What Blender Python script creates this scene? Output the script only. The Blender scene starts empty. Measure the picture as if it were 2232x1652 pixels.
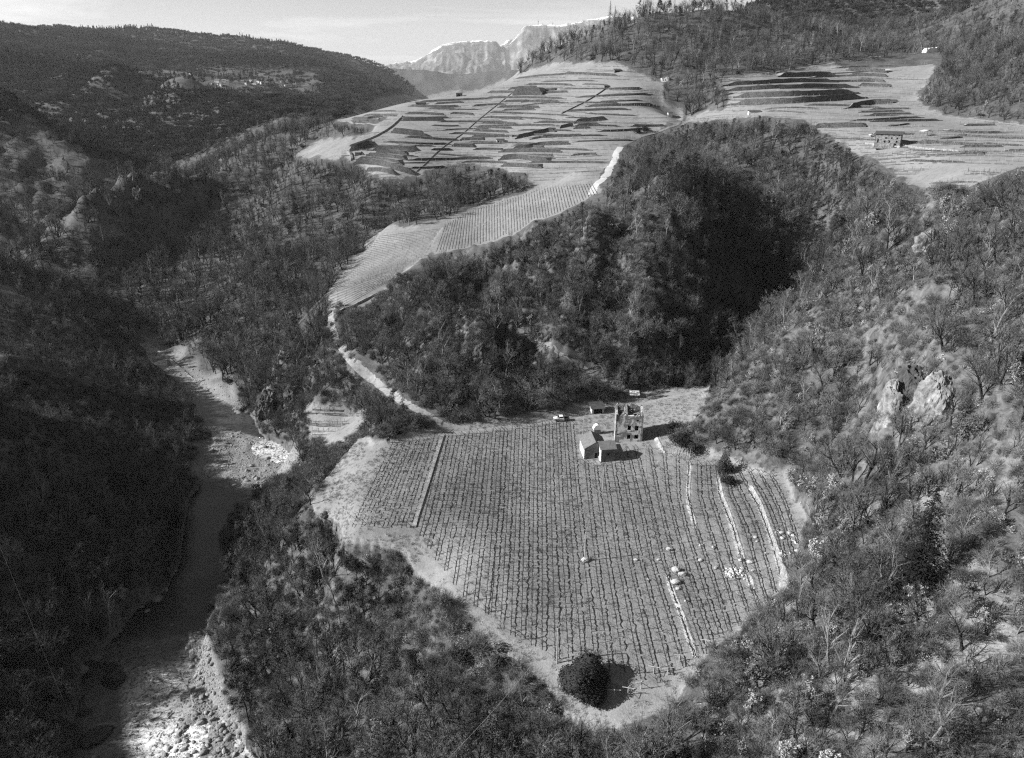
import bpy, bmesh, math, random
import numpy as np
from mathutils import Vector, Matrix, noise as mnoise

# ------------------------------------------------------------------ camera, sky, sun, exposure
S = bpy.context.scene
COL = S.collection
CAM_Z = 100.0
PITCH = math.radians(22.3)
cam_data = bpy.data.cameras.new("camera")
cam_data.sensor_width = 36.0
cam_data.lens = 36.0 * 1548.0 / 2232.0
cam_data.clip_start = 1.0
cam_data.clip_end = 60000.0
cam = bpy.data.objects.new("camera", cam_data)
COL.objects.link(cam)
cam.location = (0, 0, CAM_Z)
cam.rotation_euler = (math.pi / 2 - PITCH, 0, 0)
S.camera = cam

SUN_EL = math.radians(28.0)
SUN_AZ = math.radians(-5.0)          # the sun stands to the left (-X), turned this much towards +Y
sun_dir = Vector((-math.cos(SUN_AZ) * math.cos(SUN_EL), math.sin(SUN_AZ) * math.cos(SUN_EL), math.sin(SUN_EL)))
sun_data = bpy.data.lights.new("sun", 'SUN')
sun_data.energy = 5.0
sun_data.angle = math.radians(0.53)
sun_data.color = (1.0, 1.0, 1.0)    # a black-and-white photograph
sun = bpy.data.objects.new("sun", sun_data)
COL.objects.link(sun)
sun.rotation_euler = sun_dir.to_track_quat('Z', 'Y').to_euler()
sun.location = (-300, 50, 400)

world = bpy.data.worlds.new("World")
S.world = world
world.use_nodes = True
wn = world.node_tree; wn.nodes.clear()
def wnode(t, **kw):
    n = wn.nodes.new(t)
    for k, v in kw.items(): setattr(n, k, v)
    return n
sky = wnode('ShaderNodeTexSky', sky_type='NISHITA', sun_disc=False)
sky.sun_elevation = SUN_EL
sky.sun_rotation = math.atan2(sun_dir.x, sun_dir.y)
sky.altitude = 900
sky.air_density = 1.0; sky.dust_density = 0.6; sky.ozone_density = 1.0
bw = wnode('ShaderNodeRGBToBW'); wn.links.new(sky.outputs[0], bw.inputs[0])
# thin high clouds, streaked
tc = wnode('ShaderNodeTexCoord')
mp = wnode('ShaderNodeMapping'); mp.inputs['Scale'].default_value = (2.2, 2.2, 26.0); mp.inputs['Location'].default_value = (3.1, 0.4, 1.7)
mp.inputs['Rotation'].default_value = (0, math.radians(7), 0)
wn.links.new(tc.outputs['Generated'], mp.inputs['Vector'])
nz = wnode('ShaderNodeTexNoise'); nz.inputs['Scale'].default_value = 1.15; nz.inputs['Detail'].default_value = 7; nz.inputs['Roughness'].default_value = 0.58; nz.inputs['Distortion'].default_value = 0.4
wn.links.new(mp.outputs[0], nz.inputs['Vector'])
cr = wnode('ShaderNodeMapRange'); cr.inputs['From Min'].default_value = 0.50; cr.inputs['From Max'].default_value = 0.72
wn.links.new(nz.outputs['Fac'], cr.inputs['Value'])
cm = wnode('ShaderNodeMath', operation='MULTIPLY_ADD'); cm.inputs[1].default_value = 0.55; cm.inputs[2].default_value = 1.0
wn.links.new(cr.outputs[0], cm.inputs[0])
mul = wnode('ShaderNodeMath', operation='MULTIPLY'); wn.links.new(bw.outputs[0], mul.inputs[0]); wn.links.new(cm.outputs[0], mul.inputs[1])
bg = wnode('ShaderNodeBackground'); bg.inputs['Strength'].default_value = 0.05
wn.links.new(mul.outputs[0], bg.inputs['Color'])
wo = wnode('ShaderNodeOutputWorld'); wn.links.new(bg.outputs[0], wo.inputs['Surface'])

S.view_settings.view_transform = 'Standard'
S.view_settings.look = 'None'
S.view_settings.gamma = 1.0
S.view_settings.use_curve_mapping = False
S.view_settings.exposure = 1.22
S.render.engine = 'CYCLES'
S.cycles.max_bounces = 5
S.cycles.diffuse_bounces = 2
S.cycles.glossy_bounces = 2
S.cycles.transmission_bounces = 2
S.cycles.transparent_max_bounces = 6
S.cycles.volume_bounces = 0
S.cycles.sample_clamp_indirect = 2.0
S.cycles.use_denoising = False
S.cycles.use_adaptive_sampling = False
S.cycles.filter_width = 1.25

RNG = np.random.default_rng(7)
random.seed(7)

# ------------------------------------------------------------------ the lie of the land
# sightings: the photograph's bearing and depression (U, V of a 2232-wide survey sheet) with the distance ahead
F = 1548.0; CU, CV = 1116.0, 826.0
CP, SP = math.cos(PITCH), math.sin(PITCH)
def ray(U, V):
    a = (U - CU) / F; b = -(V - CV) / F
    return np.array([a, CP + b * SP, -SP + b * CP])
def at_d(U, V, d):
    r = ray(U, V) * d
    return (r[0], r[1], r[2] + CAM_Z)
def at_z(U, V, z):
    r = ray(U, V); d = (z - CAM_Z) / r[2]
    return (r[0] * d, r[1] * d, z)

Zc = []     # (U, V, z)
Dc = []     # (U, V, d)
Xc = []     # (x, y, z)
# the vineyard bench
Zc += [(750,1165,-1),(830,1060,-1),(905,1168,0),(1000,1300,-.5),(1100,1385,-1),(1240,1490,-1.5),(1330,1560,-1.5),(1430,1500,0),(1530,1440,2),
       (1620,1370,3.5),(1700,1280,6),(1720,1040,6.5),(1730,1150,6.5),(1600,1010,5),(1500,1010,3.5),(1370,965,2),(1240,915,1),(1110,930,.5),(980,945,0),
       (780,975,-1.5),(1535,852,5),(1440,880,3.5),(1100,1100,0),(1300,1100,1),(1250,1300,0),(1450,1250,2),(1550,1200,3.5),(1620,1130,5),(1400,1400,.5),(965,1010,0),(1200,1000,.6),
       (690,1085,-5),(760,1010,-2.2),(740,1120,-2)]
# foreground, below the bench
Zc += [(1240,1600,-6),(1116,1640,-11),(1330,1640,-5),(1500,1640,0),(1500,1560,0),(1640,1500,5),(1700,1640,6),(1900,1640,11),(2232,1640,14),(2060,1640,12.5),
       (900,1300,-7),(800,1235,-6),(1050,1450,-5),(1180,1560,-5.5),(700,1250,-14),(620,1160,-13),(570,1250,-29),(760,1400,-20),(900,1500,-15),(640,1400,-28),(560,1500,-38),(700,1550,-28),(800,1650,-24),(600,1650,-38),(1000,1600,-13),(950,1400,-7)]
# the right-hand slope and its spur
Zc += [(1800,1300,10),(1800,1100,13),(1850,950,19),(1950,1200,20),(1950,1450,15),(2100,1450,20),(2100,1200,28),(2100,1000,34),(2232,1450,22),(2232,1200,31),(2232,1000,40),(2232,850,48),
       (2232,700,57),(2100,800,46),(2000,850,38),(1900,800,32),(1800,850,24),(1700,900,16),(1700,980,12),(1620,880,14),(1560,890,9),(1650,800,20),(2050,640,53),(1950,680,46),(1850,720,36),(1750,740,30),
       (2232,560,65),(2150,560,62)]
Dc += [(1560,835,240),(1650,722,240),(1800,606,230),(1900,510,222),(2040,450,216),(2232,410,208)]
# river
RIV = [(430,1680,-43),(330,1560,-42.5),(260,1470,-42),(300,1380,-41),(400,1290,-40),(450,1190,-39.5),(485,1090,-39),(560,1010,-37.5),(545,950,-36),(480,890,-35),(420,830,-34),(345,765,-33),(290,735,-32)]
Zc += RIV
Zc += [(230,490,-20),(150,600,-26)]
Zc += [(520,1120,-37),(500,1230,-38),(440,1390,-40),(430,1500,-42),(500,1640,-42.5),(180,1560,-42.5),(120,1660,-42),(560,880,-34),(470,800,-32.5),(400,735,-31),(620,980,-36.5),(600,1040,-36)]
# left bank, in shade
Zc += [(380,1150,-36),(400,1050,-36),(330,1250,-37),(230,1380,-38),(110,1480,-38),(0,1620,-38),(0,1450,-33),(0,1250,-22),(0,1050,-10),(150,1250,-29),(200,1050,-25),(100,1100,-20),(300,1000,-30),(330,900,-30),(250,870,-23),(120,820,-10),(0,780,1),(0,900,-8),(-150,1000,4),(-150,1300,-22),(-150,800,16)]
Dc += [(300,800,372),(200,735,366),(100,668,374),(0,604,388),(-150,530,392)]
Xc += [(-260,258,-4),(-330,285,4),(-215,245,-14)]
# crag, far bends of the gorge
Dc += [(330,470,530),(270,520,520),(420,540,500),(200,600,470),(130,640,455),(250,640,440),(380,620,440),
       (0,300,840),(150,385,800),(300,455,760),(0,430,640),(200,475,640),(0,530,520),(150,600,480),(80,480,560),(60,560,500),(300,560,480)]
# east bank woods and the gully under the terraces
Dc += [(650,320,620),(600,440,510),(550,600,425),(450,700,395),(680,520,460),(800,560,430),(720,560,420),(650,680,370),(560,750,355),(500,660,410),(850,460,468),(930,430,482),(1050,425,480),(760,400,520),(480,500,520),(400,400,640),(500,340,720),(560,380,600),
       (640,790,318),(690,760,325),(590,840,318),(570,890,312)]
Zc += [(720,935,-16),(660,905,-18),(780,950,-10),(760,900,-15),(650,960,-25),(700,1050,-20),(640,1080,-28),(560,1110,-34)]
# path and the tongue of vines
Zc += [(870,872,1),(770,790,2),(720,690,5),(720,640,8)]
Dc += [(820,515,425),(960,490,405),(880,560,375),(1130,435,440),(1290,425,385),(1210,440,395),(1050,520,378),(930,545,372)]
# the wooded knoll
Dc += [(1250,885,238),(1100,900,232),(1480,842,247),(1390,862,245),(1100,640,300),(1300,640,286),(1060,690,285),(930,620,345),(850,690,310),(900,780,268),(1050,800,256),(1200,750,262),(1350,760,260),(1200,500,342),(1300,465,352),
       (1400,440,352),(1350,345,470),(1450,310,520),(1560,320,470),(1650,310,440),(1750,300,425),(1840,360,380),(1960,410,335),(2030,440,305),(1500,820,254),(1560,800,262),(1640,705,298),(1700,630,326),(1760,570,343),(1830,500,338),(1880,465,318),(1960,440,308),(1550,560,333),(1450,560,303),(1380,600,292),(1600,490,365),(1500,470,345),(1650,430,400),(1560,410,390),(1450,410,372),(1750,410,400),(1810,430,372),(1480,720,274),(1560,680,300),(1420,690,276)]
# fields on the right and their terraces
Dc += [(1350,322,485),(1480,268,560),(1400,300,520),(1945,322,372),(2100,390,305),(2100,330,345),(2232,340,325),(2232,280,395),(2100,265,420),(2050,235,455),(1900,225,500),(1750,245,480),(1640,250,500),(1570,195,565),(1900,130,630),(2040,112,690),(1960,180,560),(1800,160,610),(1700,215,525),(1850,280,420),
       (2010,220,480),(2232,210,430),(2232,110,520),(2100,120,610),(2150,170,500),(2232,20,700),(2050,40,850),(1900,60,880),(1700,0,1000),(1900,-60,1050),(2232,-120,1000),(2060,420,300),(2150,400,285)]
# the wooded hill over the terraces
Dc += [(1350,142,620),(1450,178,590),(1100,180,720),(1200,145,690),(1180,120,740),(1270,80,710),(1400,35,725),(1550,20,735),(1700,60,720),(1850,95,690),(1920,125,660),(1500,120,640),(1650,140,625),(1600,90,670)]
# the terraces
Dc += [(830,388,490),(765,332,530),(1130,378,475),(1200,370,470),(1300,312,500),(1000,292,560),(1100,232,600),(870,228,650),(960,210,670),(1040,198,690),(1240,192,610),(1400,205,570),(1450,250,540),(900,330,520),(740,262,700),(700,330,560),(1230,400,440),(1180,412,430)]
# far left
Xc += [(-760,1450,30),(-700,1750,70),(-420,1500,20),(-1000,1900,110),(-900,1500,60)]
Dc += [(245,165,1400),(110,310,1250),(250,345,1050),(400,210,1300),(500,265,1150),(620,265,900),(600,232,1100),(330,172,2100),(500,188,2150),(650,195,2200),(700,160,2500),(820,212,2300),(740,230,1400),
       (0,62,3000),(200,82,3000),(280,97,2950),(400,92,3800),(560,101,3700),(700,135,3300),(800,184,3000),(862,215,2800),(0,135,1900),(150,195,1600),(0,225,1300),(150,240,1300),(320,130,2500),(550,140,2900),(100,110,2500)]
# hidden ground and ground outside the frame
Xc += [(0,900,60),(120,900,90),(-120,900,40),(0,1300,0),(250,1300,120),(500,1400,200),(-150,1500,-40),(0,2200,-120),(400,2200,60),(900,2200,250),(-700,4200,180),(-300,3600,-150),(0,5000,-300),(600,5000,-150),(1500,4500,200),
       (-2400,4500,260),(-1500,5500,150),(-4000,5000,300),(560,930,235),(700,560,215),(420,330,130),(300,150,95),(200,60,70),(120,30,25),(0,30,-14),(0,60,-13),(-60,60,-32),(-110,60,-43),(-160,70,-42),(-260,80,-36),(-330,110,-28),(-240,118,-32),(-330,200,22),(-420,330,16),(-700,600,110),(-1200,900,180),(-2000,1500,300),
       (120,260,24),(150,270,40),(90,262,14),(190,260,62),(-330,650,-28),(-420,800,-24),(60,420,52),(-500,1150,-10),(-640,1300,-5),(900,900,330),(1400,1200,400),(40,440,55)]
pts = [at_z(*c) for c in Zc] + [at_d(*c) for c in Dc] + Xc
P = np.array(pts)
pr = np.hypot(P[:,0], P[:,1]); Q = np.stack([np.arctan2(P[:,0], P[:,1]), np.log(pr)], 1); T = (P[:,2] - CAM_Z) / pr
BETA = 1.35
def phi(d2): return (d2 + 4e-5) ** (BETA / 2)
n = len(Q)
D2 = ((Q[:,None,:] - Q[None,:,:]) ** 2).sum(-1)
A = np.zeros((n + 3, n + 3)); A[:n,:n] = phi(D2) - np.eye(n) * 2e-3 * 0
A[:n,n] = 1; A[n,:n] = 1; A[:n,n+1:] = Q; A[n+1:,:n] = Q.T
sol = np.linalg.solve(A, np.concatenate([T, np.zeros(3)]))
AZ0, AZ1, NA = math.radians(-60), math.radians(60), 760
R0, R1, NR = 30.0, 6500.0, 720
az = np.linspace(AZ0, AZ1, NA); lr = np.linspace(math.log(R0), math.log(R1), NR)
def rbf_grid(az, lr):
    out = np.empty((len(lr), len(az)))
    for i, l in enumerate(lr):
        d2 = (az[:,None] - Q[None,:,0]) ** 2 + (l - Q[None,:,1]) ** 2
        out[i] = phi(d2) @ sol[:n] + sol[n] + sol[n+1] * az + sol[n+2] * l
    return out
# solve on a half grid, then lift to the full one
az_c = np.linspace(AZ0, AZ1, NA // 2 + 1); lr_c = np.linspace(math.log(R0), math.log(R1), NR // 2 + 1)
Tc = rbf_grid(az_c, lr_c)
def bil(grid, gx, gy):
    ny, nx = grid.shape
    gx = np.clip(gx, 0, nx - 1.001); gy = np.clip(gy, 0, ny - 1.001)
    ix = gx.astype(int); iy = gy.astype(int); fx = gx - ix; fy = gy - iy
    return (grid[iy,ix] * (1-fx) * (1-fy) + grid[iy,ix+1] * fx * (1-fy) + grid[iy+1,ix] * (1-fx) * fy + grid[iy+1,ix+1] * fx * fy)
AZg, LRg = np.meshgrid(az, lr); Rg = np.exp(LRg)
Tg = bil(Tc, (AZg - AZ0) / (AZ1 - AZ0) * (len(az_c) - 1), (LRg - lr_c[0]) / (lr_c[-1] - lr_c[0]) * (len(lr_c) - 1))
Xg = Rg * np.sin(AZg); Yg = Rg * np.cos(AZg)
Hg = CAM_Z + Tg * Rg
def height(x, y, grid=None):
    g = Hg if grid is None else grid
    x = np.asarray(x, float); y = np.asarray(y, float)
    a = np.arctan2(x, y); l = np.log(np.maximum(np.hypot(x, y), 1e-3))
    return bil(g, (a - AZ0) / (AZ1 - AZ0) * (NA - 1), (l - math.log(R0)) / (math.log(R1) - math.log(R0)) * (NR - 1))
_ts = np.exp(np.linspace(math.log(40), math.log(7000), 2600))
def pick(U, V, default=None):
    r = ray(U, V)
    h = height(r[0] * _ts, r[1] * _ts); zr = CAM_Z + r[2] * _ts
    below = np.nonzero(zr < h)[0]
    if len(below) == 0:
        return default
    i = below[0]
    if i == 0: t = _ts[0]
    else:
        a0 = zr[i-1] - h[i-1]; a1 = zr[i] - h[i]
        t = _ts[i-1] + (_ts[i] - _ts[i-1]) * a0 / (a0 - a1)
    x, y = r[0] * t, r[1] * t
    return np.array([x, y, float(height(x, y))])
def proj(p):
    d = np.array([p[0], p[1], p[2] - CAM_Z])
    fw = d[1] * CP - d[2] * SP; up = d[1] * SP + d[2] * CP
    return (CU + F * d[0] / fw, CV - F * up / fw, fw)
def picks(line, step=14):
    out = []
    for (u0, v0), (u1, v1) in zip(line[:-1], line[1:]):
        k = max(1, int(math.hypot(u1 - u0, v1 - v0) / step))
        for j in range(k):
            q = pick(u0 + (u1 - u0) * j / k, v0 + (v1 - v0) * j / k)
            if q is not None: out.append(q)
    q = pick(*line[-1])
    if q is not None: out.append(q)
    return np.array(out)
# ------------------------------------------------------------------ noise, masks
def _hash(ix, iy, seed):
    h = (ix.astype(np.int64) * 374761393 + iy.astype(np.int64) * 668265263 + seed * 974711) & 0x7fffffff
    h = ((h ^ (h >> 13)) * 1274126177) & 0x7fffffff
    h = ((h ^ (h >> 16)) * 668265263) & 0x7fffffff
    return ((h ^ (h >> 15)) & 0xffff) / 65535.0
def vnoise(x, y, seed=0):
    ix = np.floor(x); iy = np.floor(y); fx = x - ix; fy = y - iy
    fx = fx * fx * (3 - 2 * fx); fy = fy * fy * (3 - 2 * fy)
    return ((_hash(ix, iy, seed) * (1-fx) + _hash(ix+1, iy, seed) * fx) * (1-fy) + (_hash(ix, iy+1, seed) * (1-fx) + _hash(ix+1, iy+1, seed) * fx) * fy) * 2 - 1
def fbm(x, y, f, octv=4, seed=0, ridged=False):
    s = 0; a = 1; t = 0
    for k in range(octv):
        v = vnoise(x * f + 17.3 * k, y * f - 9.1 * k, seed + k)
        if ridged: v = 1 - 2 * np.abs(v)
        s = s + a * v; t += a; a *= 0.5; f *= 2.03
    return s / t
def inside(poly, x, y):
    poly = np.asarray(poly)[:, :2]
    res = np.zeros(x.shape, bool)
    m = (x > poly[:,0].min()) & (x < poly[:,0].max()) & (y > poly[:,1].min()) & (y < poly[:,1].max())
    xs, ys = x[m], y[m]; r = np.zeros(xs.shape, bool)
    x0, y0 = poly[-1]
    for x1, y1 in poly:
        c = ((y1 > ys) != (y0 > ys))
        if y1 != y0: r ^= c & (xs < (x0 - x1) * (ys - y1) / (y0 - y1) + x1)
        x0, y0 = x1, y1
    res[m] = r
    return res
def blur(g, k):
    for _ in range(k):
        p = np.pad(g, 1, mode='edge')
        g = (p[:-2,1:-1] + p[2:,1:-1] + p[1:-1,:-2] + p[1:-1,2:] + 2 * p[1:-1,1:-1]) / 6
    return g
K = 2232.0 / 2560.0
def zoomer(x0, y0, s):
    return lambda L: [((x0 + x / s) * K, (y0 + y / s) * K) for x, y in L]
zA = zoomer(820, 180, 4.852); zB = zoomer(1180, 130, 4.464); zC = zoomer(1760, 100, 3.189)
zD = zoomer(780, 430, 2.862); zE = zoomer(860, 1050, 5.5075); zF = zoomer(1660, 1100, 5.5075)
zG = zoomer(1350, 960, 5.58); zH = zoomer(1350, 1250, 3.189); zI = zoomer(0, 1245, 2.48)

def closed(L): return L + [L[0]]
A_vine1 = [(905,1168),(965,950),(1110,934),(1240,914),(1268,1000),(1300,1015),(1345,1000),(1380,972),(1440,985),(1500,1010),(1600,1020),(1715,1040),(1760,1130),(1705,1285),(1540,1430),(1430,1495),(1330,1470),(1210,1445),(1100,1385),(1000,1300),(930,1200)]
A_vine2 = [(752,1165),(765,1110),(830,1010),(845,968),(962,948),(903,1168)]
A_mead = [(690,1088),(735,1020),(780,972),(850,955),(985,932),(1250,893),(1480,848),(1542,846),(1535,900),(1445,960),(1600,1000),(1718,1028),(1762,1130),(1708,1285),(1548,1436),(1470,1540),(1330,1600),(1245,1575),(1196,1512),(1050,1412),(924,1266),(880,1222),(756,1206),(722,1138),(650,1105)]
A_tong = [(716,692),(716,636),(818,508),(870,498),(960,484),(1030,455),(1130,426),(1180,405),(1290,382),(1316,420),(1200,474),(1060,540),(940,552),(890,590),(800,668)]
A_terr = [(725,345),(760,318),(850,250),(735,268),(740,258),(870,219),(960,206),(1040,196),(1100,172),(1205,140),(1345,136),(1440,178),(1448,232),(1490,245),(1480,268),(1400,292),(1352,318),(1300,400),(1290,420),(1215,425),(1180,405),(1130,380),(1110,372),(1010,352),(930,372),(905,385),(830,390),(770,352)]
A_right = [(1480,268),(1500,256),(1575,240),(1590,215),(1572,172),(1700,160),(1930,119),(2045,108),(2050,130),(2030,165),(2000,210),(2022,240),(2100,258),(2232,272),(2330,285),(2330,380),(2232,362),(2130,402),(2045,432),(1968,392),(1850,325),(1760,265),(1645,255)]
A_small = [(648,912),(700,890),(745,872),(790,900),(800,935),(720,978),(682,952)]
A_strip = [(636,345),(700,306),(782,300),(742,348)]
A_gravel = [[(288,730),(345,738),(400,768),(470,815),(556,900),(548,915),(480,872),(420,856),(370,815),(310,760)],
            [(425,965),(500,948),(600,960),(655,990),(650,1015),(565,1060),(545,1100),(480,1065),(415,1040)],
            [(400,1375),(450,1385),(470,1450),(525,1560),(545,1680),(330,1680),(410,1560),(410,1440)]]
def plan(L): return picks(closed(L), 30)
PL = {k: plan(v) for k, v in dict(v1=A_vine1, v2=A_vine2, mead=A_mead, tong=A_tong, terr=A_terr, right=A_right, small=A_small, strip=A_strip).items()}
PLg = [plan(g) for g in A_gravel]

# river: bank pairs going upstream, surface heights known
BANK_L = [(150,1700),(165,1540),(185,1440),(250,1390),(300,1325),(365,1285),(395,1210),(402,1140),(420,1080),(440,1050),(446,1000),(470,960),(438,915),(415,870),(385,825),(330,790),(300,752),(283,730)]
BANK_R = [(590,1700),(490,1560),(425,1480),(455,1370),(485,1290),(492,1240),(478,1185),(500,1130),(535,1090),(575,1055),(655,1008),(612,966),(575,955),(552,905),(480,868),(410,815),(365,775),(312,738)]
RZ = [-43,-42.6,-42.2,-41.6,-41,-40.4,-40,-39.6,-39.2,-38.6,-37.8,-36.6,-36,-35.4,-34.8,-34,-33.2,-32.4]
bl = np.array([at_z(u, v, z) for (u, v), z in zip(BANK_L, RZ)]); br = np.array([at_z(u, v, z) for (u, v), z in zip(BANK_R, RZ)])
def resample(a, m):
    t = np.linspace(0, len(a) - 1, m); i = np.minimum(t.astype(int), len(a) - 2); f = (t - i)[:, None]
    return a[i] * (1 - f) + a[i+1] * f
M_R = 170
bl = resample(bl, M_R); br = resample(br, M_R)
rivpoly = np.concatenate([bl, br[::-1]])

# ------------------------------------------------------------------ shape the ground
jit = lambda s, sc, amp: amp * fbm(Xg, Yg, sc, 2, s)
jx = jit(11, .12, 1.6); jy = jit(23, .12, 1.6)
rj = np.clip(Rg / 150, .5, 6)
def gmask(poly, soft=1, j=1.0): return blur(inside(poly, Xg + jx * rj * j, Yg + jy * rj * j).astype(float), soft)
m_v1 = gmask(PL['v1'], 1, .5); m_v2 = gmask(PL['v2'], 1, .5); m_mead = gmask(PL['mead'], 1); m_tong = gmask(PL['tong'], 1, .7)
m_terr = gmask(PL['terr'], 1, .6); m_right = gmask(PL['right'], 1, .6) * (Rg < 735); m_small = gmask(PL['small'], 1, .6); m_strip = gmask(PL['strip'], 1)
m_grav = np.clip(sum(gmask(p, 1, 1.5) for p in PLg), 0, 1)
m_riv = gmask(rivpoly, 0, .4)
m_riv_s = blur(m_riv, 3)
cult = np.clip(m_v1 + m_v2 + m_mead + m_tong + m_terr + m_right + m_small + m_strip, 0, 1)
calm = np.clip(blur(cult, 4) + blur(np.clip(m_riv + m_grav, 0, 1), 4), 0, 1)
wild = 1 - calm
amp = np.clip(Rg, 80, 4000)
rough = fbm(Xg, Yg, 1/38., 4, 5, True) * 2.6 + fbm(Xg, Yg, 1/9., 3, 9) * 0.9
big = fbm(Xg, Yg, 1/420., 4, 31, True) * np.clip((Rg - 800) / 1500, 0, 1) * 34
PLk = plan([(880,600),(1000,545),(1200,485),(1330,445),(1450,425),(1520,560),(1450,760),(1300,845),(1100,875),(930,855),(800,740)])
PLs = plan([(1570,880),(1660,735),(1800,620),(1900,520),(2040,460),(2232,430),(2232,1000),(1950,1000),(1750,980)])
m_kn = blur(inside(PLk, Xg, Yg).astype(float), 14); m_sp = blur(inside(PLs, Xg, Yg).astype(float), 14)
rough = rough * (1 + .5 * m_kn + .3 * m_sp) + (fbm(Xg, Yg * .6, 1/21., 4, 15, True) * 4.2) * m_kn + (fbm(Xg, Yg, 1/17., 4, 16, True) * 2.2) * m_sp
rough *= np.clip(1.15 - Rg / 2500, .4, 1) * np.where(Rg > 600, 1.6, 1.0)
base_H = Hg.copy()
fm_ = (np.clip(m_v1 + m_v2 + m_mead, 0, 1) > .5).astype(float); flat = blur(fm_, 2) * fm_; Hg = Hg * (1 - flat) + blur(Hg * fm_, 50) / np.maximum(blur(fm_, 50), 1e-3) * flat
Hg = Hg + wild * rough + big
# crags: rocky ribs standing out of the woods  (U, V, d) -> (U, V, d), height, half width
def rib(p0, p1, hgt, w, seed, sharp=1.6):
    global Hg
    a = np.array(at_d(*p0)); b = np.array(at_d(*p1)); d = b[:2] - a[:2]; L2 = (d ** 2).sum()
    t = np.clip(((Xg - a[0]) * d[0] + (Yg - a[1]) * d[1]) / L2, -.15, 1.15)
    px = Xg - (a[0] + t * d[0]); py = Yg - (a[1] + t * d[1])
    dist = np.hypot(px, py) + fbm(Xg, Yg, 1/max(7., w * .6), 3, seed) * w * .3
    prof = np.clip(1 - dist / w, 0, 1) ** (1 / sharp)
    tt = np.clip(t, 0, 1); prof *= np.sin(np.pi * (.12 + .76 * tt)) ** .7
    rk = hgt * prof * (1 + (.35 if w < 20 else .15) * fbm(Xg, Yg, 1/max(5., w * .4), 3, seed + 3, True))
    Hg = Hg + rk * np.where(cult > .02, 0, 1) if abs(w) < 40 else Hg + rk
    return np.clip(rk / (.35 * hgt), 0, 1)
rock = np.zeros_like(Hg)
for args in [((-120,250,880),(290,455,770),46,60,141), ((-120,395,660),(235,485,640),32,42,142), ((-120,510,540),(170,605,480),22,30,143), ((215,235,1300),(320,310,1120),62,190,144), ((420,262,1200),(640,275,950),14,110,145), ((60,150,1850),(160,190,1700),25,130,146), ((560,360,640),(430,470,540),14,40,147)]:
    rib(*args, 1.15)
for args in [((1500,430,368),(1395,690,280),13,30,151), ((1170,545,322),(1090,760,262),9,17,152), ((1290,520,330),(1240,720,268),8,14,153), ((960,640,335),(940,800,262),7,15,154), ((1560,800,262),(1760,575,343),-15,26,155), ((1130,700,272),(1120,840,246),-6,11,156), ((1330,560,305),(1310,780,256),-6,12,157)]:
    rib(*args, 1.0)
for args in [((335,480,530),(185,610,475),44,36,41), ((130,520,560),(165,570,520),16,18,43)]:
    rib(*args)
for args in [((310,420,590),(290,470,560),16,12,42),
             ((600,850,314),(640,770,325),9,9,44), ((690,800,300),(740,820,292),5,7,45), ((1090,650,293),(1120,590,312),6,8,46), ((1060,800,255),(1040,740,266),7,7,47),
             ((1320,520,322),(1290,600,300),5,7,48), ((1420,480,342),(1390,560,312),5,7,49), ((1240,560,318),(1200,640,292),4,6,50),
             ((1935,900,160),(1990,740,178),7,6,51), ((2030,880,152),(2060,800,160),5,6,52), ((2010,540,208),(2040,500,212),5,6,53), ((1580,930,212),(1640,880,212),4,8,54),
             ((1680,820,218),(1760,740,215),3,6,55), ((860,620,335),(900,660,318),4,7,56), ((100,640,352),(200,720,362),6,8,57)]:
    rock = np.maximum(rock, rib(*args))
# river bed and gravel bars
zt = (bl[:,2] + br[:,2]) / 2; cx = (bl[:,0] + br[:,0]) / 2; cy = (bl[:,1] + br[:,1]) / 2
sel = m_riv_s > .02
idx = np.argmin((Xg[sel][:,None] - cx) ** 2 + (Yg[sel][:,None] - cy) ** 2, 1)
wz = zt[idx]; ms = m_riv_s[sel]
bed = wz - 0.75 + fbm(Xg[sel], Yg[sel], 1/5., 3, 77) * .65 + np.where(m_grav[sel] > .5, .85, 0)
Hg[sel] = np.where(ms > .5, bed, Hg[sel] * (1 - ms) + np.maximum(bed, wz + .2) * ms)
# the vineyard's right side steps up in low retaining walls
STEPS = [(picks(zF([(345,330),(335,560),(318,780),(340,980),(400,1150),(425,1235)]), 6), 1.0, 'short pale retaining wall nearest the farm buildings'),
         (picks(zF([(730,520),(770,790),(850,980),(930,1220),(1010,1480),(1075,1650)]), 6), 1.25, 'middle pale retaining wall ending at the rubble heap'),
         (picks(zF([(1130,640),(1260,850),(1330,1000),(1400,1220),(1480,1450),(1550,1650)]) + zH([(1920,640),(1950,740)]), 6), 1.5, 'widest pale retaining wall at the vineyard right edge'),
         (picks(zH([(1000,600),(1060,780),(1120,920),(1180,1110),(1230,1260)]), 6), .8, 'low pale retaining wall near the vineyard foot'),
         (picks(zH([(1640,590),(1690,720)]), 4), .9, 'stub of pale retaining wall below the rubble heap'),
         (picks(zG([(1590,740),(1640,860),(1720,970)]), 4), 1.0, 'pale stone wall behind the leaning poles')]
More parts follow.
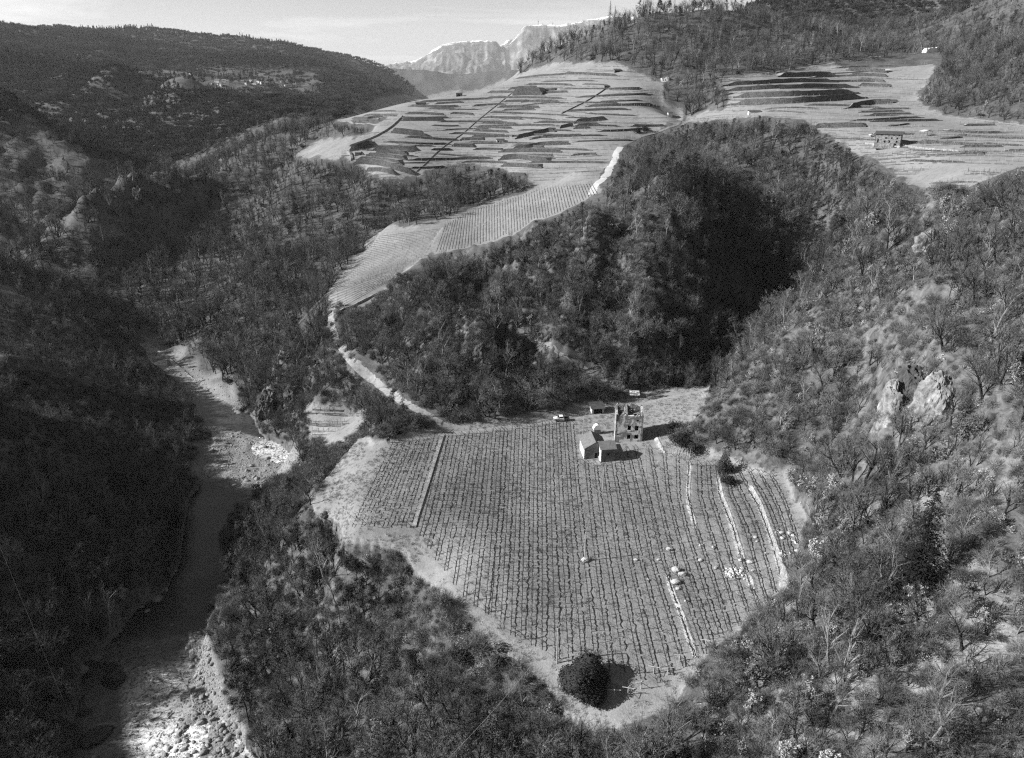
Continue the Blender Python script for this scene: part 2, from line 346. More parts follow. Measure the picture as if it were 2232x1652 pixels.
for sp_, sh_, _l in STEPS:
    q_ = sp_[:, :2]; bx_ = (Xg > q_[:,0].min() - 1) & (Xg < q_[:,0].max() + 14) & (Yg > q_[:,1].min() - 4) & (Yg < q_[:,1].max() + 4)
    gx_, gy_ = Xg[bx_], Yg[bx_]; best = np.full(gx_.shape, 1e9); side = np.zeros(gx_.shape); fad = np.ones(gx_.shape)
    cum = np.r_[0, np.cumsum(np.hypot(*np.diff(q_, axis=0).T))]
    for i in range(len(q_) - 1):
        d_ = q_[i+1] - q_[i]; L2 = max((d_ ** 2).sum(), 1e-6); tt = np.clip(((gx_ - q_[i,0]) * d_[0] + (gy_ - q_[i,1]) * d_[1]) / L2, 0, 1)
        ex = gx_ - q_[i,0] - tt * d_[0]; ey = gy_ - q_[i,1] - tt * d_[1]; dd_ = np.hypot(ex, ey); b_ = dd_ < best
        best = np.where(b_, dd_, best); side = np.where(b_, np.sign(ex), side); s_ = cum[i] + tt * (cum[i+1] - cum[i]); fad = np.where(b_, np.clip(np.minimum(s_, cum[-1] - s_) / 2.5, 0, 1), fad)
    Hg[bx_] += np.where(side > 0, sh_ * fad * np.clip(1 - best / 10, 0, 1) * np.clip(best / .5, 0, 1), 0)

def put_mesh(name, v, f, mats, smooth=True, parent=None, attrs=None, mat_idx=None):
    me = bpy.data.meshes.new(name)
    v = np.asarray(v, np.float32); f = np.asarray(f, np.int32); k = f.shape[1]
    me.vertices.add(len(v)); me.vertices.foreach_set('co', v.ravel())
    me.loops.add(f.size); me.loops.foreach_set('vertex_index', f.ravel())
    me.polygons.add(len(f)); me.polygons.foreach_set('loop_start', np.arange(0, f.size, k, dtype=np.int32))
    for m in (mats if isinstance(mats, (list, tuple)) else [mats]): me.materials.append(m)
    if mat_idx is not None: me.polygons.foreach_set('material_index', np.asarray(mat_idx, np.int32))
    me.polygons.foreach_set('use_smooth', np.full(len(f), smooth))
    for k2, a in (attrs or {}).items():
        at = me.attributes.new(k2, 'FLOAT', 'POINT'); at.data.foreach_set('value', np.asarray(a, np.float32).ravel())
    me.update()
    o = bpy.data.objects.new(name, me); COL.objects.link(o)
    if parent: o.parent = parent
    return o
def grid_faces(nr, nc):
    i = np.arange(nr * nc).reshape(nr, nc)
    return np.stack([i[:-1,:-1], i[:-1,1:], i[1:,1:], i[1:,:-1]], -1).reshape(-1, 4)
def tag(o, label=None, cat=None, group=None, kind=None):
    if cat and not kind: kind = 'thing'
    if label: o['label'] = label
    if cat: o['category'] = cat
    if group: o['group'] = group
    if kind: o['kind'] = kind
    return o
def empty(name, loc=(0,0,0), rz=0):
    o = bpy.data.objects.new(name, None); COL.objects.link(o); o.location = loc; o.rotation_euler = (0,0,rz); o.empty_display_size = .5
    return o

# ------------------------------------------------------------------ materials (a black-and-white picture: greys only)
ALB = .85     # overall print density
class MT:
    def __init__(s, name):
        s.m = bpy.data.materials.new(name); s.m.use_nodes = True; s.nt = s.m.node_tree
        s.b = s.nt.nodes['Principled BSDF']; s.b.inputs['Roughness'].default_value = .9
        s.b.inputs['Specular IOR Level'].default_value = .15
    def n(s, t, **kw):
        x = s.nt.nodes.new(t)
        for k, v in kw.items(): setattr(x, k, v)
        return x
    def l(s, a, b): s.nt.links.new(a, b)
    def pos(s):
        if not hasattr(s, '_p'): s._p = s.n('ShaderNodeNewGeometry').outputs['Position']
        return s._p
    def obj(s):
        return s.n('ShaderNodeTexCoord').outputs['Object']
    def noise(s, scale, detail=4, rough=.55, vec=None, dist=0):
        x = s.n('ShaderNodeTexNoise'); x.inputs['Scale'].default_value = scale; x.inputs['Detail'].default_value = detail; x.inputs['Roughness'].default_value = rough; x.inputs['Distortion'].default_value = dist
        s.l(vec if vec is not None else s.pos(), x.inputs['Vector']); return x.outputs['Fac']
    def mr(s, v, a, b, c=0., d=1.):
        x = s.n('ShaderNodeMapRange'); x.inputs['From Min'].default_value = a; x.inputs['From Max'].default_value = b; x.inputs['To Min'].default_value = c; x.inputs['To Max'].default_value = d
        s.l(v, x.inputs['Value']); return x.outputs[0]
    def ma(s, op, a, b, c=None):
        x = s.n('ShaderNodeMath', operation=op)
        for i, q in enumerate((a, b) if c is None else (a, b, c)):
            if isinstance(q, (int, float)): x.inputs[i].default_value = q
            else: s.l(q, x.inputs[i])
        return x.outputs[0]
    def mix(s, f, a, b):    # scalar mix
        x = s.n('ShaderNodeMix', data_type='FLOAT')
        for i, q in ((0, f), (2, a), (3, b)):
            if isinstance(q, (int, float)): x.inputs[i].default_value = q
            else: s.l(q, x.inputs[i])
        return x.outputs[0]
    def attr(s, name):
        x = s.n('ShaderNodeAttribute', attribute_name=name); return x.outputs['Fac']
    def col(s, v):
        v = v * ALB if isinstance(v, (int, float)) else s.ma('MULTIPLY', v, ALB)
        x = s.n('ShaderNodeCombineColor')
        for i in range(3):
            if isinstance(v, (int, float)): x.inputs[i].default_value = v
            else: s.l(v, x.inputs[i])
        s.l(x.outputs[0], s.b.inputs['Base Color'])
    def bump(s, h, strength=.5, dist=.1):
        x = s.n('ShaderNodeBump'); x.inputs['Strength'].default_value = strength; x.inputs['Distance'].default_value = dist
        s.l(h, x.inputs['Height']); s.l(x.outputs[0], s.b.inputs['Normal'])
def plain(name, g, var=.25, scale=3., rough=.9, bump=0, spec=.15):
    t = MT(name); nz = t.noise(scale, 4, .6, t.obj())
    t.col(t.mr(nz, .25, .75, g * (1 - var), g * (1 + var))); t.b.inputs['Roughness'].default_value = rough; t.b.inputs['Specular IOR Level'].default_value = spec
    if bump: t.bump(t.noise(scale * 4, 4, .6, t.obj()), bump, .05)
    return t.m

t = MT('ground')
n1 = t.noise(.05, 5, .6); n2 = t.noise(.45, 5, .65); n3 = t.noise(3.2, 4, .7)
v = t.ma('ADD', t.ma('MULTIPLY', n1, .3), t.ma('ADD', t.ma('MULTIPLY', n2, .3), t.ma('MULTIPLY', n3, .45)))
floor_c = t.mr(v, .38, .68, .02, .17)
field_c = t.mr(v, .38, .66, .12, .30)
mead_c = t.mr(v, .38, .68, .15, .34)
rock_n = t.noise(.35, 8, .7, None, .6)
rock_c = t.mr(rock_n, .36, .66, .02, .20)
grav_c = t.mr(t.noise(2.2, 6, .75), .3, .7, .05, .36)
brk = t.ma('ADD', t.mr(n2, .3, .7, -.28, .28), t.mr(n3, .3, .7, -.2, .2))
edge = lambda a: t.mr(t.ma('ADD', t.ma('MULTIPLY', t.attr(a), 1.0), t.ma('MULTIPLY', brk, t.ma('MULTIPLY', t.attr(a), 1.6))), .25, .75)
c = t.mix(edge('meadow'), floor_c, mead_c)
c = t.mix(edge('field'), c, field_c)
ge = t.n('ShaderNodeNewGeometry'); sx = t.n('ShaderNodeSeparateXYZ'); t.l(ge.outputs['Normal'], sx.inputs[0])
steep = t.mr(t.ma('ADD', sx.outputs[2], t.mr(n2, 0, 1, -.12, .12)),   .70, .56)
c = t.mix(t.ma('MULTIPLY', t.ma('MAXIMUM', t.attr('rock'), t.ma('MULTIPLY', steep, t.attr('near'))), .9), c, rock_c)
c = t.mix(t.attr('gravel'), c, grav_c)
t.col(c); t.bump(t.ma('ADD', n3, t.ma('MULTIPLY', rock_n, t.ma('MULTIPLY', t.attr('rock'), 5.0))), .6, .22)
M_ground = t.m

field = np.clip(m_v1 + m_v2 * .75 + m_tong * .9 + m_terr * .45 + m_right * .5 + m_small + m_strip, 0, 1)
far_open = blur((fbm(Xg, Yg, 1/260., 4, 91) > .62).astype(float), 1) * np.clip((Rg - 1000) / 400, 0, 1) * np.clip((140 - Hg) / 60, 0, 1)
m_slope = blur(inside(plan([(1570,1470),(1730,1300),(1800,1150),(1900,1050),(2232,950),(2232,1640),(1420,1640),(1480,1560)]), Xg, Yg).astype(float), 8)
m_slope = np.clip(m_slope * .75 + m_sp * .45, 0, 1) * np.clip(.65 + 1.1 * fbm(Xg, Yg, 1/14., 3, 131), 0, 1)
terrain = put_mesh('terrain', np.stack([Xg, Yg, Hg], -1).reshape(-1, 3), grid_faces(NR, NA), M_ground, True, None,
                   dict(field=field, meadow=np.clip(np.maximum(m_mead, np.clip(m_right + m_terr + m_tong, 0, 1)) + far_open * .2 + m_slope, 0, 1), rock=rock * (1 - cult), near=np.clip((650 - Rg) / 250, 0, 1), gravel=np.clip(m_grav + m_riv * .25, 0, 1)))
tag(terrain, 'wooded valley ground with vineyard benches and river bed', kind='structure')
# ------------------------------------------------------------------ river water
t = MT('river_water')
foam = t.attr('foam'); fn = t.noise(.55, 6, .7, None, 1.2); fn2 = t.noise(2.4, 5, .7, None, .8)
fm = t.ma('MULTIPLY', t.mr(t.ma('ADD', t.ma('MULTIPLY', fn, .6), t.ma('MULTIPLY', fn2, .4)), .41, .53), foam)
t.col(t.mix(fm, .012, .8)); 
rl = t.mix(fm, .05, .8); t.l(rl, t.b.inputs['Roughness']); t.b.inputs['Specular IOR Level'].default_value = .35
t.bump(t.ma('ADD', t.noise(1.1, 4, .6), t.ma('MULTIPLY', fm, 1.0)), .35, .25)
W = 15
ss = np.linspace(0, 1, W)
rv = bl[:,None,:] * (1 - ss)[None,:,None] + br[:,None,:] * ss[None,:,None]
rv[:,:,2] += 0
stt = np.linspace(0, 17, M_R)
fo = np.interp(stt, [0,1,1.6,2.2,3,9,9.6,10,10.8,11.4,12,13.2,14,15,16,17], [1,1,1,.6,.04,.04,.5,1,1,.8,.06,.06,.5,.8,.6,.4])
foamv = np.repeat(fo[:,None], W, 1) * (.75 + .5 * vnoise(rv[:,:,0] * .12, rv[:,:,1] * .12, 3))
foamv[:M_R//8, :5] *= .15
river = put_mesh('river', rv.reshape(-1, 3), grid_faces(M_R, W), t.m, True, None, dict(foam=np.clip(foamv, 0, 1)))
tag(river, 'river with dark pools and white rapids in the gorge', kind='structure')

# ------------------------------------------------------------------ far mountains
def interp_sil(sil, us):
    s = np.array(sil, float); return np.interp(us, s[:,0], s[:,1])
def mountain(name, label, sil, d_r, d_b, z_b, ncol, nrow, cliff, mat, seed, back=.25):
    us = np.linspace(sil[0][0], sil[-1][0], ncol); vs = interp_sil(sil, us) + fbm(us * 1.0, us * 0, .16, 4, seed) * 2.6
    rr = np.array([ray(u, v) for u, v in zip(us, vs)])
    s = np.linspace(0, 1 + back, nrow)[:,None]
    dd = d_b + (d_r - d_b) * s
    zr = CAM_Z + rr[:,2] * d_r
    g = np.interp(s, cliff[0], cliff[1])
    X = rr[:,0][None] * dd; Y = rr[:,1][None] * dd
    gul = fbm(X, Y, 1/700., 4, seed + 7, True); gl2 = fbm(X, Y * .35, 1/260., 4, seed + 9, True)
    tw = s + .05 * fbm(X, Y, 1/1500., 3, seed + 4) * np.clip(1 - np.abs(s - .8) * 4, 0, 1)
    g = np.interp(tw, cliff[0], cliff[1])
    env = np.clip((1 - s) * 3, 0, 1) * np.clip(s * 4, 0, 1)
    Zm = z_b + (zr[None] - z_b) * g + env * (gul * 150 + gl2 * 75)
    Zm = np.where(s > 1, zr[None] - (s - 1) * 1500, Zm)
    up = np.repeat(np.clip(s, 0, 1.3), ncol, 1)
    o = put_mesh(name, np.stack([X, Y, Zm], -1).reshape(-1, 3), grid_faces(nrow, ncol), mat, True, None, dict(up=up))
    tag(o, label, kind='structure'); return o
t = MT('mountain_rock')
up = t.attr('up'); ge = t.n('ShaderNodeNewGeometry'); sx = t.n('ShaderNodeSeparateXYZ'); t.l(ge.outputs['Normal'], sx.inputs[0])
st = t.mr(sx.outputs[2], .80, .55)
mpv = t.n('ShaderNodeMapping'); mpv.inputs['Scale'].default_value = (1, .5, .35); t.l(t.pos(), mpv.inputs['Vector'])
rn = t.noise(.006, 8, .68, mpv.outputs[0], .3); wood = t.mr(t.noise(.012, 6, .7), .3, .7, .03, .11)
rockc = t.mr(rn, .38, .62, .07, .30)
c = t.mix(st, wood, rockc)
lo = t.mr(up, .45, .6); c = t.mix(t.ma('MULTIPLY', t.ma('MULTIPLY', lo, t.mr(rn, .45, .6)), .7), c, rockc)
snow = t.ma('MULTIPLY', t.mr(t.ma('ADD', up, t.mr(t.noise(.0035, 7, .75), .25, .75, -.10, .10)), .965, .985), t.mr(sx.outputs[2], .30, .60))
c = t.mix(snow, c, .9)
t.col(c); M_mtn = t.m
CL = ([0,.15,.40,.58,.63,.70,.74,.82,.86,.93,1.0,1.3],[0,.08,.26,.42,.50,.68,.71,.82,.90,.95,1.0,1.0])
mountain('mountain', 'snow-topped limestone mountain with pale cliffs fading into haze',
         [(700,235),(760,185),(795,162),(820,151),(850,140),(880,135),(905,132),(930,119),(950,104),(975,93),(1010,90),(1050,88),(1083,91),(1092,101),(1110,96),(1122,84),(1131,74),(1139,60),(1150,57),(1175,54),(1200,55),(1230,53),(1262,46),(1330,34),(1450,40),(1600,60)], 14000, 9800, -330, 420, 150, CL, M_mtn, 61)
mountain('mountain', 'pale snowy far ridge seen past the valley mouth',
         [(640,230),(720,200),(780,170),(830,150),(870,137),(900,133),(930,130),(1000,140),(1100,96),(1105,86),(1128,83),(1150,90)], 17500, 15200, -200, 160, 60, ([0,.5,.8,1,1.3],[0,.5,.82,1,1]), M_mtn, 71)
M_hill = plain('far_wood', .085, .4, .01)
mountain('hills', 'low wooded hills closing the valley far away', [(830,240),(870,214),(890,207),(915,205),(940,206),(975,212),(1040,216),(1100,240)], 7600, 6600, -250, 120, 40, ([0,.5,1,1.3],[0,.6,1,1]), M_hill, 81)
# valley floor out to the horizon
gx = np.linspace(-20000, 20000, 40); gy = np.linspace(5200, 20000, 40); GX, GY = np.meshgrid(gx, gy)
tag(put_mesh('valley_floor', np.stack([GX, GY, np.full_like(GX, -345) + 0 * GX], -1).reshape(-1, 3), grid_faces(40, 40), M_hill), 'hazy flat valley floor beyond the gorge', kind='structure')

# ------------------------------------------------------------------ haze
def haze_box():
    x0, x1, y0, y1, z0, z1 = -21000, 21000, -600, 20500, -420, 1500
    v = [(x0,y0,z0),(x1,y0,z0),(x1,y1,z0),(x0,y1,z0),(x0,y0,z1),(x1,y0,z1),(x1,y1,z1),(x0,y1,z1)]
    f = [(3,2,1,0),(4,5,6,7),(0,1,5,4),(1,2,6,5),(2,3,7,6),(3,0,4,7)]
    m = bpy.data.materials.new('haze_air'); m.use_nodes = True; nt = m.node_tree; nt.nodes.clear()
    pv = nt.nodes.new('ShaderNodeVolumePrincipled'); pv.inputs['Density'].default_value = HAZE; pv.inputs['Color'].default_value = (.9,.9,.9,1); pv.inputs['Anisotropy'].default_value = .0
    out = nt.nodes.new('ShaderNodeOutputMaterial'); nt.links.new(pv.outputs[0], out.inputs['Volume'])
    o = put_mesh('haze', v, f, m, False); tag(o, 'thin pale haze filling the valley air', kind='stuff')
HAZE = 2.6e-5
haze_box()
# ------------------------------------------------------------------ trees: building blocks
def rot_about(v, ax, ang):
    return Matrix.Rotation(ang, 3, ax) @ v
class Geo:
    def __init__(s): s.v = []; s.f = []; s.m = []
    def tube(s, pts, rad, sides=4, mat=0, cap=True):
        base = None
        for i, (p, r) in enumerate(zip(pts, rad)):
            p = Vector(p)
            d = (Vector(pts[min(i+1, len(pts)-1)]) - Vector(pts[max(i-1, 0)])).normalized()
            a = d.orthogonal().normalized() if abs(d.z) > .9 else d.cross(Vector((0,0,1))).normalized(); b = d.cross(a)
            k = len(s.v)
            for j in range(sides):
                t = 2 * math.pi * j / sides
                s.v.append(tuple(p + a * (math.cos(t) * r) + b * (math.sin(t) * r)))
            if base is not None:
                for j in range(sides):
                    s.f.append((base + j, base + (j+1) % sides, k + (j+1) % sides, k + j)); s.m.append(mat)
            elif cap and sides >= 3:
                s.f.append(tuple(k + j for j in range(sides))[::-1]); s.m.append(mat)
            base = k
        if cap and sides >= 3: s.f.append(tuple(base + j for j in range(sides))); s.m.append(mat)
    def ribbon(s, p, q, w, mat=0, rnd=random):
        p = Vector(p); q = Vector(q); d = q - p
        a = d.cross(Vector((rnd.uniform(-1,1), rnd.uniform(-1,1), rnd.uniform(-1,1))))
        if a.length < 1e-6: return
        a = a.normalized() * w * .5; k = len(s.v)
        s.v += [tuple(p - a), tuple(p + a), tuple(q + a * .35), tuple(q - a * .35)]
        s.f.append((k, k+1, k+2, k+3)); s.m.append(mat)
    def quad(s, c, n, size, mat=0, rnd=random, asp=.6):
        n = Vector(n).normalized(); a = n.orthogonal().normalized(); a = rot_about(a, n, rnd.uniform(0, 6.28)); b = n.cross(a)
        c = Vector(c); a = a * size * .5; b = b * size * .5 * asp; k = len(s.v)
        s.v += [tuple(c - a), tuple(c + b), tuple(c + a), tuple(c - b)]
        s.f.append((k, k+1, k+2, k+3)); s.m.append(mat)
    def box(s, x0, x1, y0, y1, z0, z1, mat=0):
        k = len(s.v)
        s.v += [(x0,y0,z0),(x1,y0,z0),(x1,y1,z0),(x0,y1,z0),(x0,y0,z1),(x1,y0,z1),(x1,y1,z1),(x0,y1,z1)]
        for f in ((3,2,1,0),(4,5,6,7),(0,1,5,4),(1,2,6,5),(2,3,7,6),(3,0,4,7)): s.f.append(tuple(k + i for i in f)); s.m.append(mat)
    def poly(s, pts, mat=0):
        k = len(s.v); s.v += [tuple(p) for p in pts]; s.f.append(tuple(range(k, k + len(pts)))); s.m.append(mat)
    def mesh(s, name, mats, smooth=False):
        me = bpy.data.meshes.new(name); me.from_pydata(s.v, [], s.f)
        for m in (mats if isinstance(mats, (list, tuple)) else [mats]): me.materials.append(m)
        me.polygons.foreach_set('material_index', np.asarray(s.m, np.int32))
        if smooth: me.polygons.foreach_set('use_smooth', np.ones(len(s.f), bool))
        me.update(); return me
    def build(s, name, mats, parent=None, smooth=False, loc=None):
        o = bpy.data.objects.new(name, s.mesh(name, mats, smooth)); COL.objects.link(o)
        if parent: o.parent = parent
        if loc is not None: o.location = loc
        return o
    def add(s, g, mo=0):
        k = len(s.v); s.v += g.v; s.f += [tuple(i + k for i in f) for f in g.f]; s.m += [m + mo for m in g.m]

def leafmat(name, g, var=.5, trans=0):
    t = MT(name); oi = t.n('ShaderNodeObjectInfo')
    nz = t.noise(.9, 3, .6)
    v = t.ma('MULTIPLY', t.mr(oi.outputs['Random'], 0, 1, 1 - var, 1 + var), t.mr(nz, .3, .7, .75 * g, 1.25 * g))
    t.col(v); t.b.inputs['Roughness'].default_value = 1; t.b.inputs['Specular IOR Level'].default_value = .05
    return t.m
M_bark = leafmat('bark', .026); M_bark_pale = leafmat('bark_pale', .16)
M_twig = leafmat('twigs', .13); M_twig_d = leafmat('twigs_dark', .06); M_leaf = leafmat('dry_leaves', .26); M_needle = leafmat('pine_needles', .06); M_spruce = leafmat('spruce_needles', .022); M_ever = leafmat('evergreen_leaves', .036); M_bramble = leafmat('bramble', .15)

def bare(seed, H=8., stems=2, spread=.35, tw=1.0, dens=1.0, leaves=0, twig=None, barkm=None):
    r = random.Random(seed); T = Geo(); C = Geo()
    def grow(p, d, L, rad, lev):
        nseg = 5 if lev == 0 else 3
        pts = [p]; rads = [rad]; q = Vector(p); dd = Vector(d)
        for i in range(nseg):
            dd = (dd + Vector((r.gauss(0,.16), r.gauss(0,.16), r.gauss(.05,.1)))).normalized()
            q = q + dd * (L / nseg); pts.append(tuple(q)); rads.append(rad * (1 - .82 * (i+1) / nseg))
        if lev == 0: T.tube(pts, rads, 5, 0, False)
        elif lev == 1: T.tube(pts, rads, 3, 0, False)
        else:
            for a, b, ra in zip(pts[:-1], pts[1:], rads): C.ribbon(a, b, max(ra * 2.2, .030) * tw, 0, r)
        if lev >= 3: return
        nb = int(([11, 7, 6][lev]) * dens)
        for k in range(nb):
            f = r.uniform(.28 if lev == 0 else .15, .99); i = min(int(f * nseg), nseg - 1); g = f * nseg - i
            a = Vector(pts[i]) * (1 - g) + Vector(pts[i+1]) * g
            ax = (Vector(pts[i+1]) - Vector(pts[i])).normalized()
            o = rot_about(ax.orthogonal().normalized(), ax, r.uniform(0, 6.28))
            an = r.uniform(.45, 1.05)
            nd = (ax * math.cos(an) + o * math.sin(an) + Vector((0,0,.22))).normalized()
            bl_ = L * (r.uniform(.34,.58) if lev == 0 else r.uniform(.32,.6)) * (1.15 - .5 * f)
            grow(tuple(a), nd, bl_, rads[i] * .6, lev + 1)
            if leaves and lev == 2:
                for _ in range(leaves):
                    C.quad(a + nd * bl_ * r.uniform(.2,1) + Vector((r.gauss(0,.1),r.gauss(0,.1),r.gauss(0,.1))), (r.gauss(0,1),r.gauss(0,1),r.gauss(0,1)), r.uniform(.22,.4), 1, r)
    for s_ in range(stems):
        a = r.uniform(0, 6.28); l = spread * r.uniform(.3, 1) if stems > 1 else spread * r.uniform(0,.4)
        d = Vector((math.cos(a) * l, math.sin(a) * l, 1)).normalized()
        grow((math.cos(a) * .12 * stems, math.sin(a) * .12 * stems, -.3), d, H * r.uniform(.75, 1), H * .024 * r.uniform(.8,1.2), 0)
    return T, C
def pine(seed, H=11.):
    r = random.Random(seed); T = Geo(); C = Geo()
    pts = [(0,0,-.3)]; q = Vector(pts[0])
    for i in range(6): q = q + Vector((r.gauss(0,.12), r.gauss(0,.12), H / 6)); pts.append(tuple(q))
    T.tube(pts, [H * .016 * (1 - .13 * i) for i in range(7)], 5, 0, False)
    for k in range(26):
        f = r.uniform(.34, 1.0) ** .8; z = H * f; i = min(int(f * 6), 5); a = Vector(pts[i]); a.z = z
        ang = r.uniform(0, 6.28); L = H * .24 * (1.15 - f) * r.uniform(.6, 1.2) + .35
        e = a + Vector((math.cos(ang) * L, math.sin(ang) * L, L * r.uniform(-.1,.35)))
        T.tube([tuple(a), tuple(e)], [.05, .02], 3, 0, False)
        R = r.uniform(.55, 1.0) * (1.25 - .5 * f)
        for _ in range(52):
            v = Vector((r.gauss(0,1), r.gauss(0,1), r.gauss(0,.6)))
            if v.length > 1.6: v *= 1.6 / v.length
            C.quad(a.lerp(e, r.uniform(.55,1.05)) + v * R * .62, v + Vector((r.gauss(0,.6), r.gauss(0,.6), .4)), r.uniform(.22,.48), 0, r, .4)
    return T, C
def spruce(seed, H=14., W=.2, fine=1.0):
    r = random.Random(seed); T = Geo(); C = Geo()
    T.tube([(0,0,-.3),(0,0,H*.5),(0,0,H*.98)], [H*.016,H*.01,.02], 5, 0, False)
    n = int(H * 2.0); ph = r.uniform(0, 9)
    for k in range(n):
        f = k / n; z = H * (.05 + .95 * f); R0_ = H * W * (1 - f) ** .85 + .15
        m = max(5, int(9 * (1 - f) + 5))
        for j in range(m):
            ang = r.uniform(0, 6.28); R = R0_ * r.uniform(.6, 1.1) * (1 + .28 * math.sin(3 * ang + ph + f * 7)); d = Vector((math.cos(ang), math.sin(ang), 0))
            nq = max(3, int((3 + R * 2.2) * fine))
            for q in range(nq):
                g_ = (q + r.random()) / nq; c = Vector((0,0,z + r.gauss(0,.12))) + d * R * (.12 + .95 * g_) + Vector((-d.y, d.x, 0)) * r.gauss(0, .13 * R) + Vector((0,0,-R * (.15 + .35 * g_ * g_)))
                C.quad(c, d * .5 + Vector((r.gauss(0,.5), r.gauss(0,.5), .8)), r.uniform(.28,.55) * (.7 + .12 * R), 0, r, .45)
    return T, C
def shrub(seed, R=1.4, leaf=0, n=120):
    r = random.Random(seed); C = Geo()
    for k in range(n):
        a = r.uniform(0, 6.28); e = r.uniform(.25, 1.5); d = Vector((math.cos(a) * math.cos(e), math.sin(a) * math.cos(e), math.sin(e)))
        L = R * r.uniform(.6, 1.15); m = d * L * .55 + Vector((r.gauss(0,.15), r.gauss(0,.15), .05))
        q = d * L + Vector((r.gauss(0,.2), r.gauss(0,.2), r.gauss(0,.15)))
        C.ribbon((r.gauss(0,.25*R), r.gauss(0,.25*R), -.1), m, .05, 0, r); C.ribbon(m, q, .04, 0, r)
        for _ in range(2): C.ribbon(m.lerp(q, r.random()), q + Vector((r.gauss(0,.3), r.gauss(0,.3), r.gauss(0,.2))), .035, 0, r)
        for _ in range(leaf): C.quad(m.lerp(q, r.uniform(0,1.1)) + Vector((r.gauss(0,.12), r.gauss(0,.12), r.gauss(0,.12))), (r.gauss(0,1), r.gauss(0,1), r.gauss(0,1)), r.uniform(.14,.3), 1, r)
    return C
def everbush(seed, R=1.8, n=900, size=.32, squash=.85):
    r = random.Random(seed); C = Geo()
    lumps = [(Vector((r.gauss(0,.45), r.gauss(0,.45), r.uniform(.1,1.0))) * R, R * r.uniform(.45,.75)) for _ in range(9)]
    for k in range(n):
        c, rr = r.choice(lumps); d = Vector((r.gauss(0,1), r.gauss(0,1), r.gauss(0,1))).normalized()
        p = c + d * rr * r.uniform(.75, 1.05); p.z = max(p.z * squash, .05)
        C.quad(p, d + Vector((r.gauss(0,.5), r.gauss(0,.5), r.gauss(0,.5))), size * r.uniform(.6,1.3), 0, r, .7)
    return C
def everball(seed, R=4., n=9000, size=.3):
    r = random.Random(seed); C = Geo()
    lumps = [(Vector((0,0,R*.82)), R*.74)] + [(Vector((math.cos(k*1.05+r.random()) * R*.5, math.sin(k*1.05+r.random()) * R*.5, R * r.uniform(.45,1.15))), R * r.uniform(.42,.55)) for k in range(11)]
    for c, rr in lumps:      # dense inner mass
        for _ in range(160):
            d = Vector((r.gauss(0,1), r.gauss(0,1), r.gauss(0,1))).normalized(); C.quad(c + d * rr * .78, d, rr * .5, 0, r, .9)
    for k in range(n):
        c, rr = r.choice(lumps); d = Vector((r.gauss(0,1), r.gauss(0,1), r.gauss(0,1))).normalized(); p = c + d * rr * r.uniform(.86, 1.06)
        if p.z < .1: continue
        C.quad(p, d + Vector((r.gauss(0,.6), r.gauss(0,.6), r.gauss(0,.6))), size * r.uniform(.6,1.3), 0, r, .7)
    return C
def far_clump(seed, conifer=0.):
    r = random.Random(seed); C = Geo()
    for k in range(7):
        x, y = r.uniform(-8,8), r.uniform(-8,8); H = r.uniform(7,13)
        if r.random() < conifer:
            for j in range(60):
                f = r.random(); R = 2.3 * (1 - f) + .2; a = r.uniform(0,6.28)
                C.quad((x + math.cos(a) * R, y + math.sin(a) * R, H * (.15 + .95 * f)), (math.cos(a), math.sin(a), .6), 1.5, 1, r, .7)
        else:
            C.ribbon((x,y,-1), (x,y,H*.7), .3, 0, r)
            for j in range(90):
                a = r.uniform(0,6.28); e = r.uniform(.1,1.5); d = Vector((math.cos(a)*math.cos(e), math.sin(a)*math.cos(e), math.sin(e)))
                b = Vector((x,y,H*.42)) + d * r.uniform(.5,2.0); C.ribbon(b, b + d * r.uniform(1.2,2.6) + Vector((0,0,.6)), .24, 0, r)
    return C

PROTO = {}      # kind -> list of (trunk mesh or None, crown mesh, joined mesh)
def reg(kind, T, C, mt, mc):
    J = Geo()
    if T: J.add(T); J.add(C, 1)
    else: J.add(C)
    mc_ = mc if isinstance(mc, list) else [mc]
    PROTO.setdefault(kind, []).append((T.mesh('trunk', mt) if T else None, C.mesh('crown' if T else kind, mc_), J.mesh(kind + '_copy', ([mt] + mc_) if T else mc_)))
for i in range(6): reg('bare_tree', *bare(100 + i, 8 + i % 3, 1 + i % 3, .45), M_bark, M_twig)
for i in range(2): reg('bare_tree', *bare(120 + i, 10, 1, .3, 1.0, 1.0), M_bark_pale, M_twig)
for i in range(3): reg('young_tree', *bare(140 + i, 5.5, 3, .6, .9, .8), M_bark, M_twig)
for i in range(3): reg('leafy_oak', *bare(160 + i, 5.5, 2, .5, .9, .8, 2), M_bark, [M_twig, M_leaf])
for i in range(4): reg('pine_tree', *pine(200 + i, 9 + 1.2 * i), M_bark, M_needle)
for i in range(2): reg('spruce_tree', *spruce(220 + i, 13 + 2 * i), M_bark, M_spruce)
for i in range(5): reg('shrub', None, shrub(240 + i, 1.3 + .3 * i, 0, 170), None, [M_bramble, M_leaf])
for i in range(2): reg('leafy_shrub', None, shrub(250 + i, 1.3, 3, 90), None, [M_twig, M_leaf])
for i in range(2): reg('evergreen_bush', None, everbush(260 + i), None, M_ever)
for i in range(3): reg('wood_far', None, far_clump(270 + i, 0), None, [M_twig_d, M_spruce])
for i in range(2): reg('wood_far_conifer', None, far_clump(280 + i, .6), None, [M_twig_d, M_spruce])

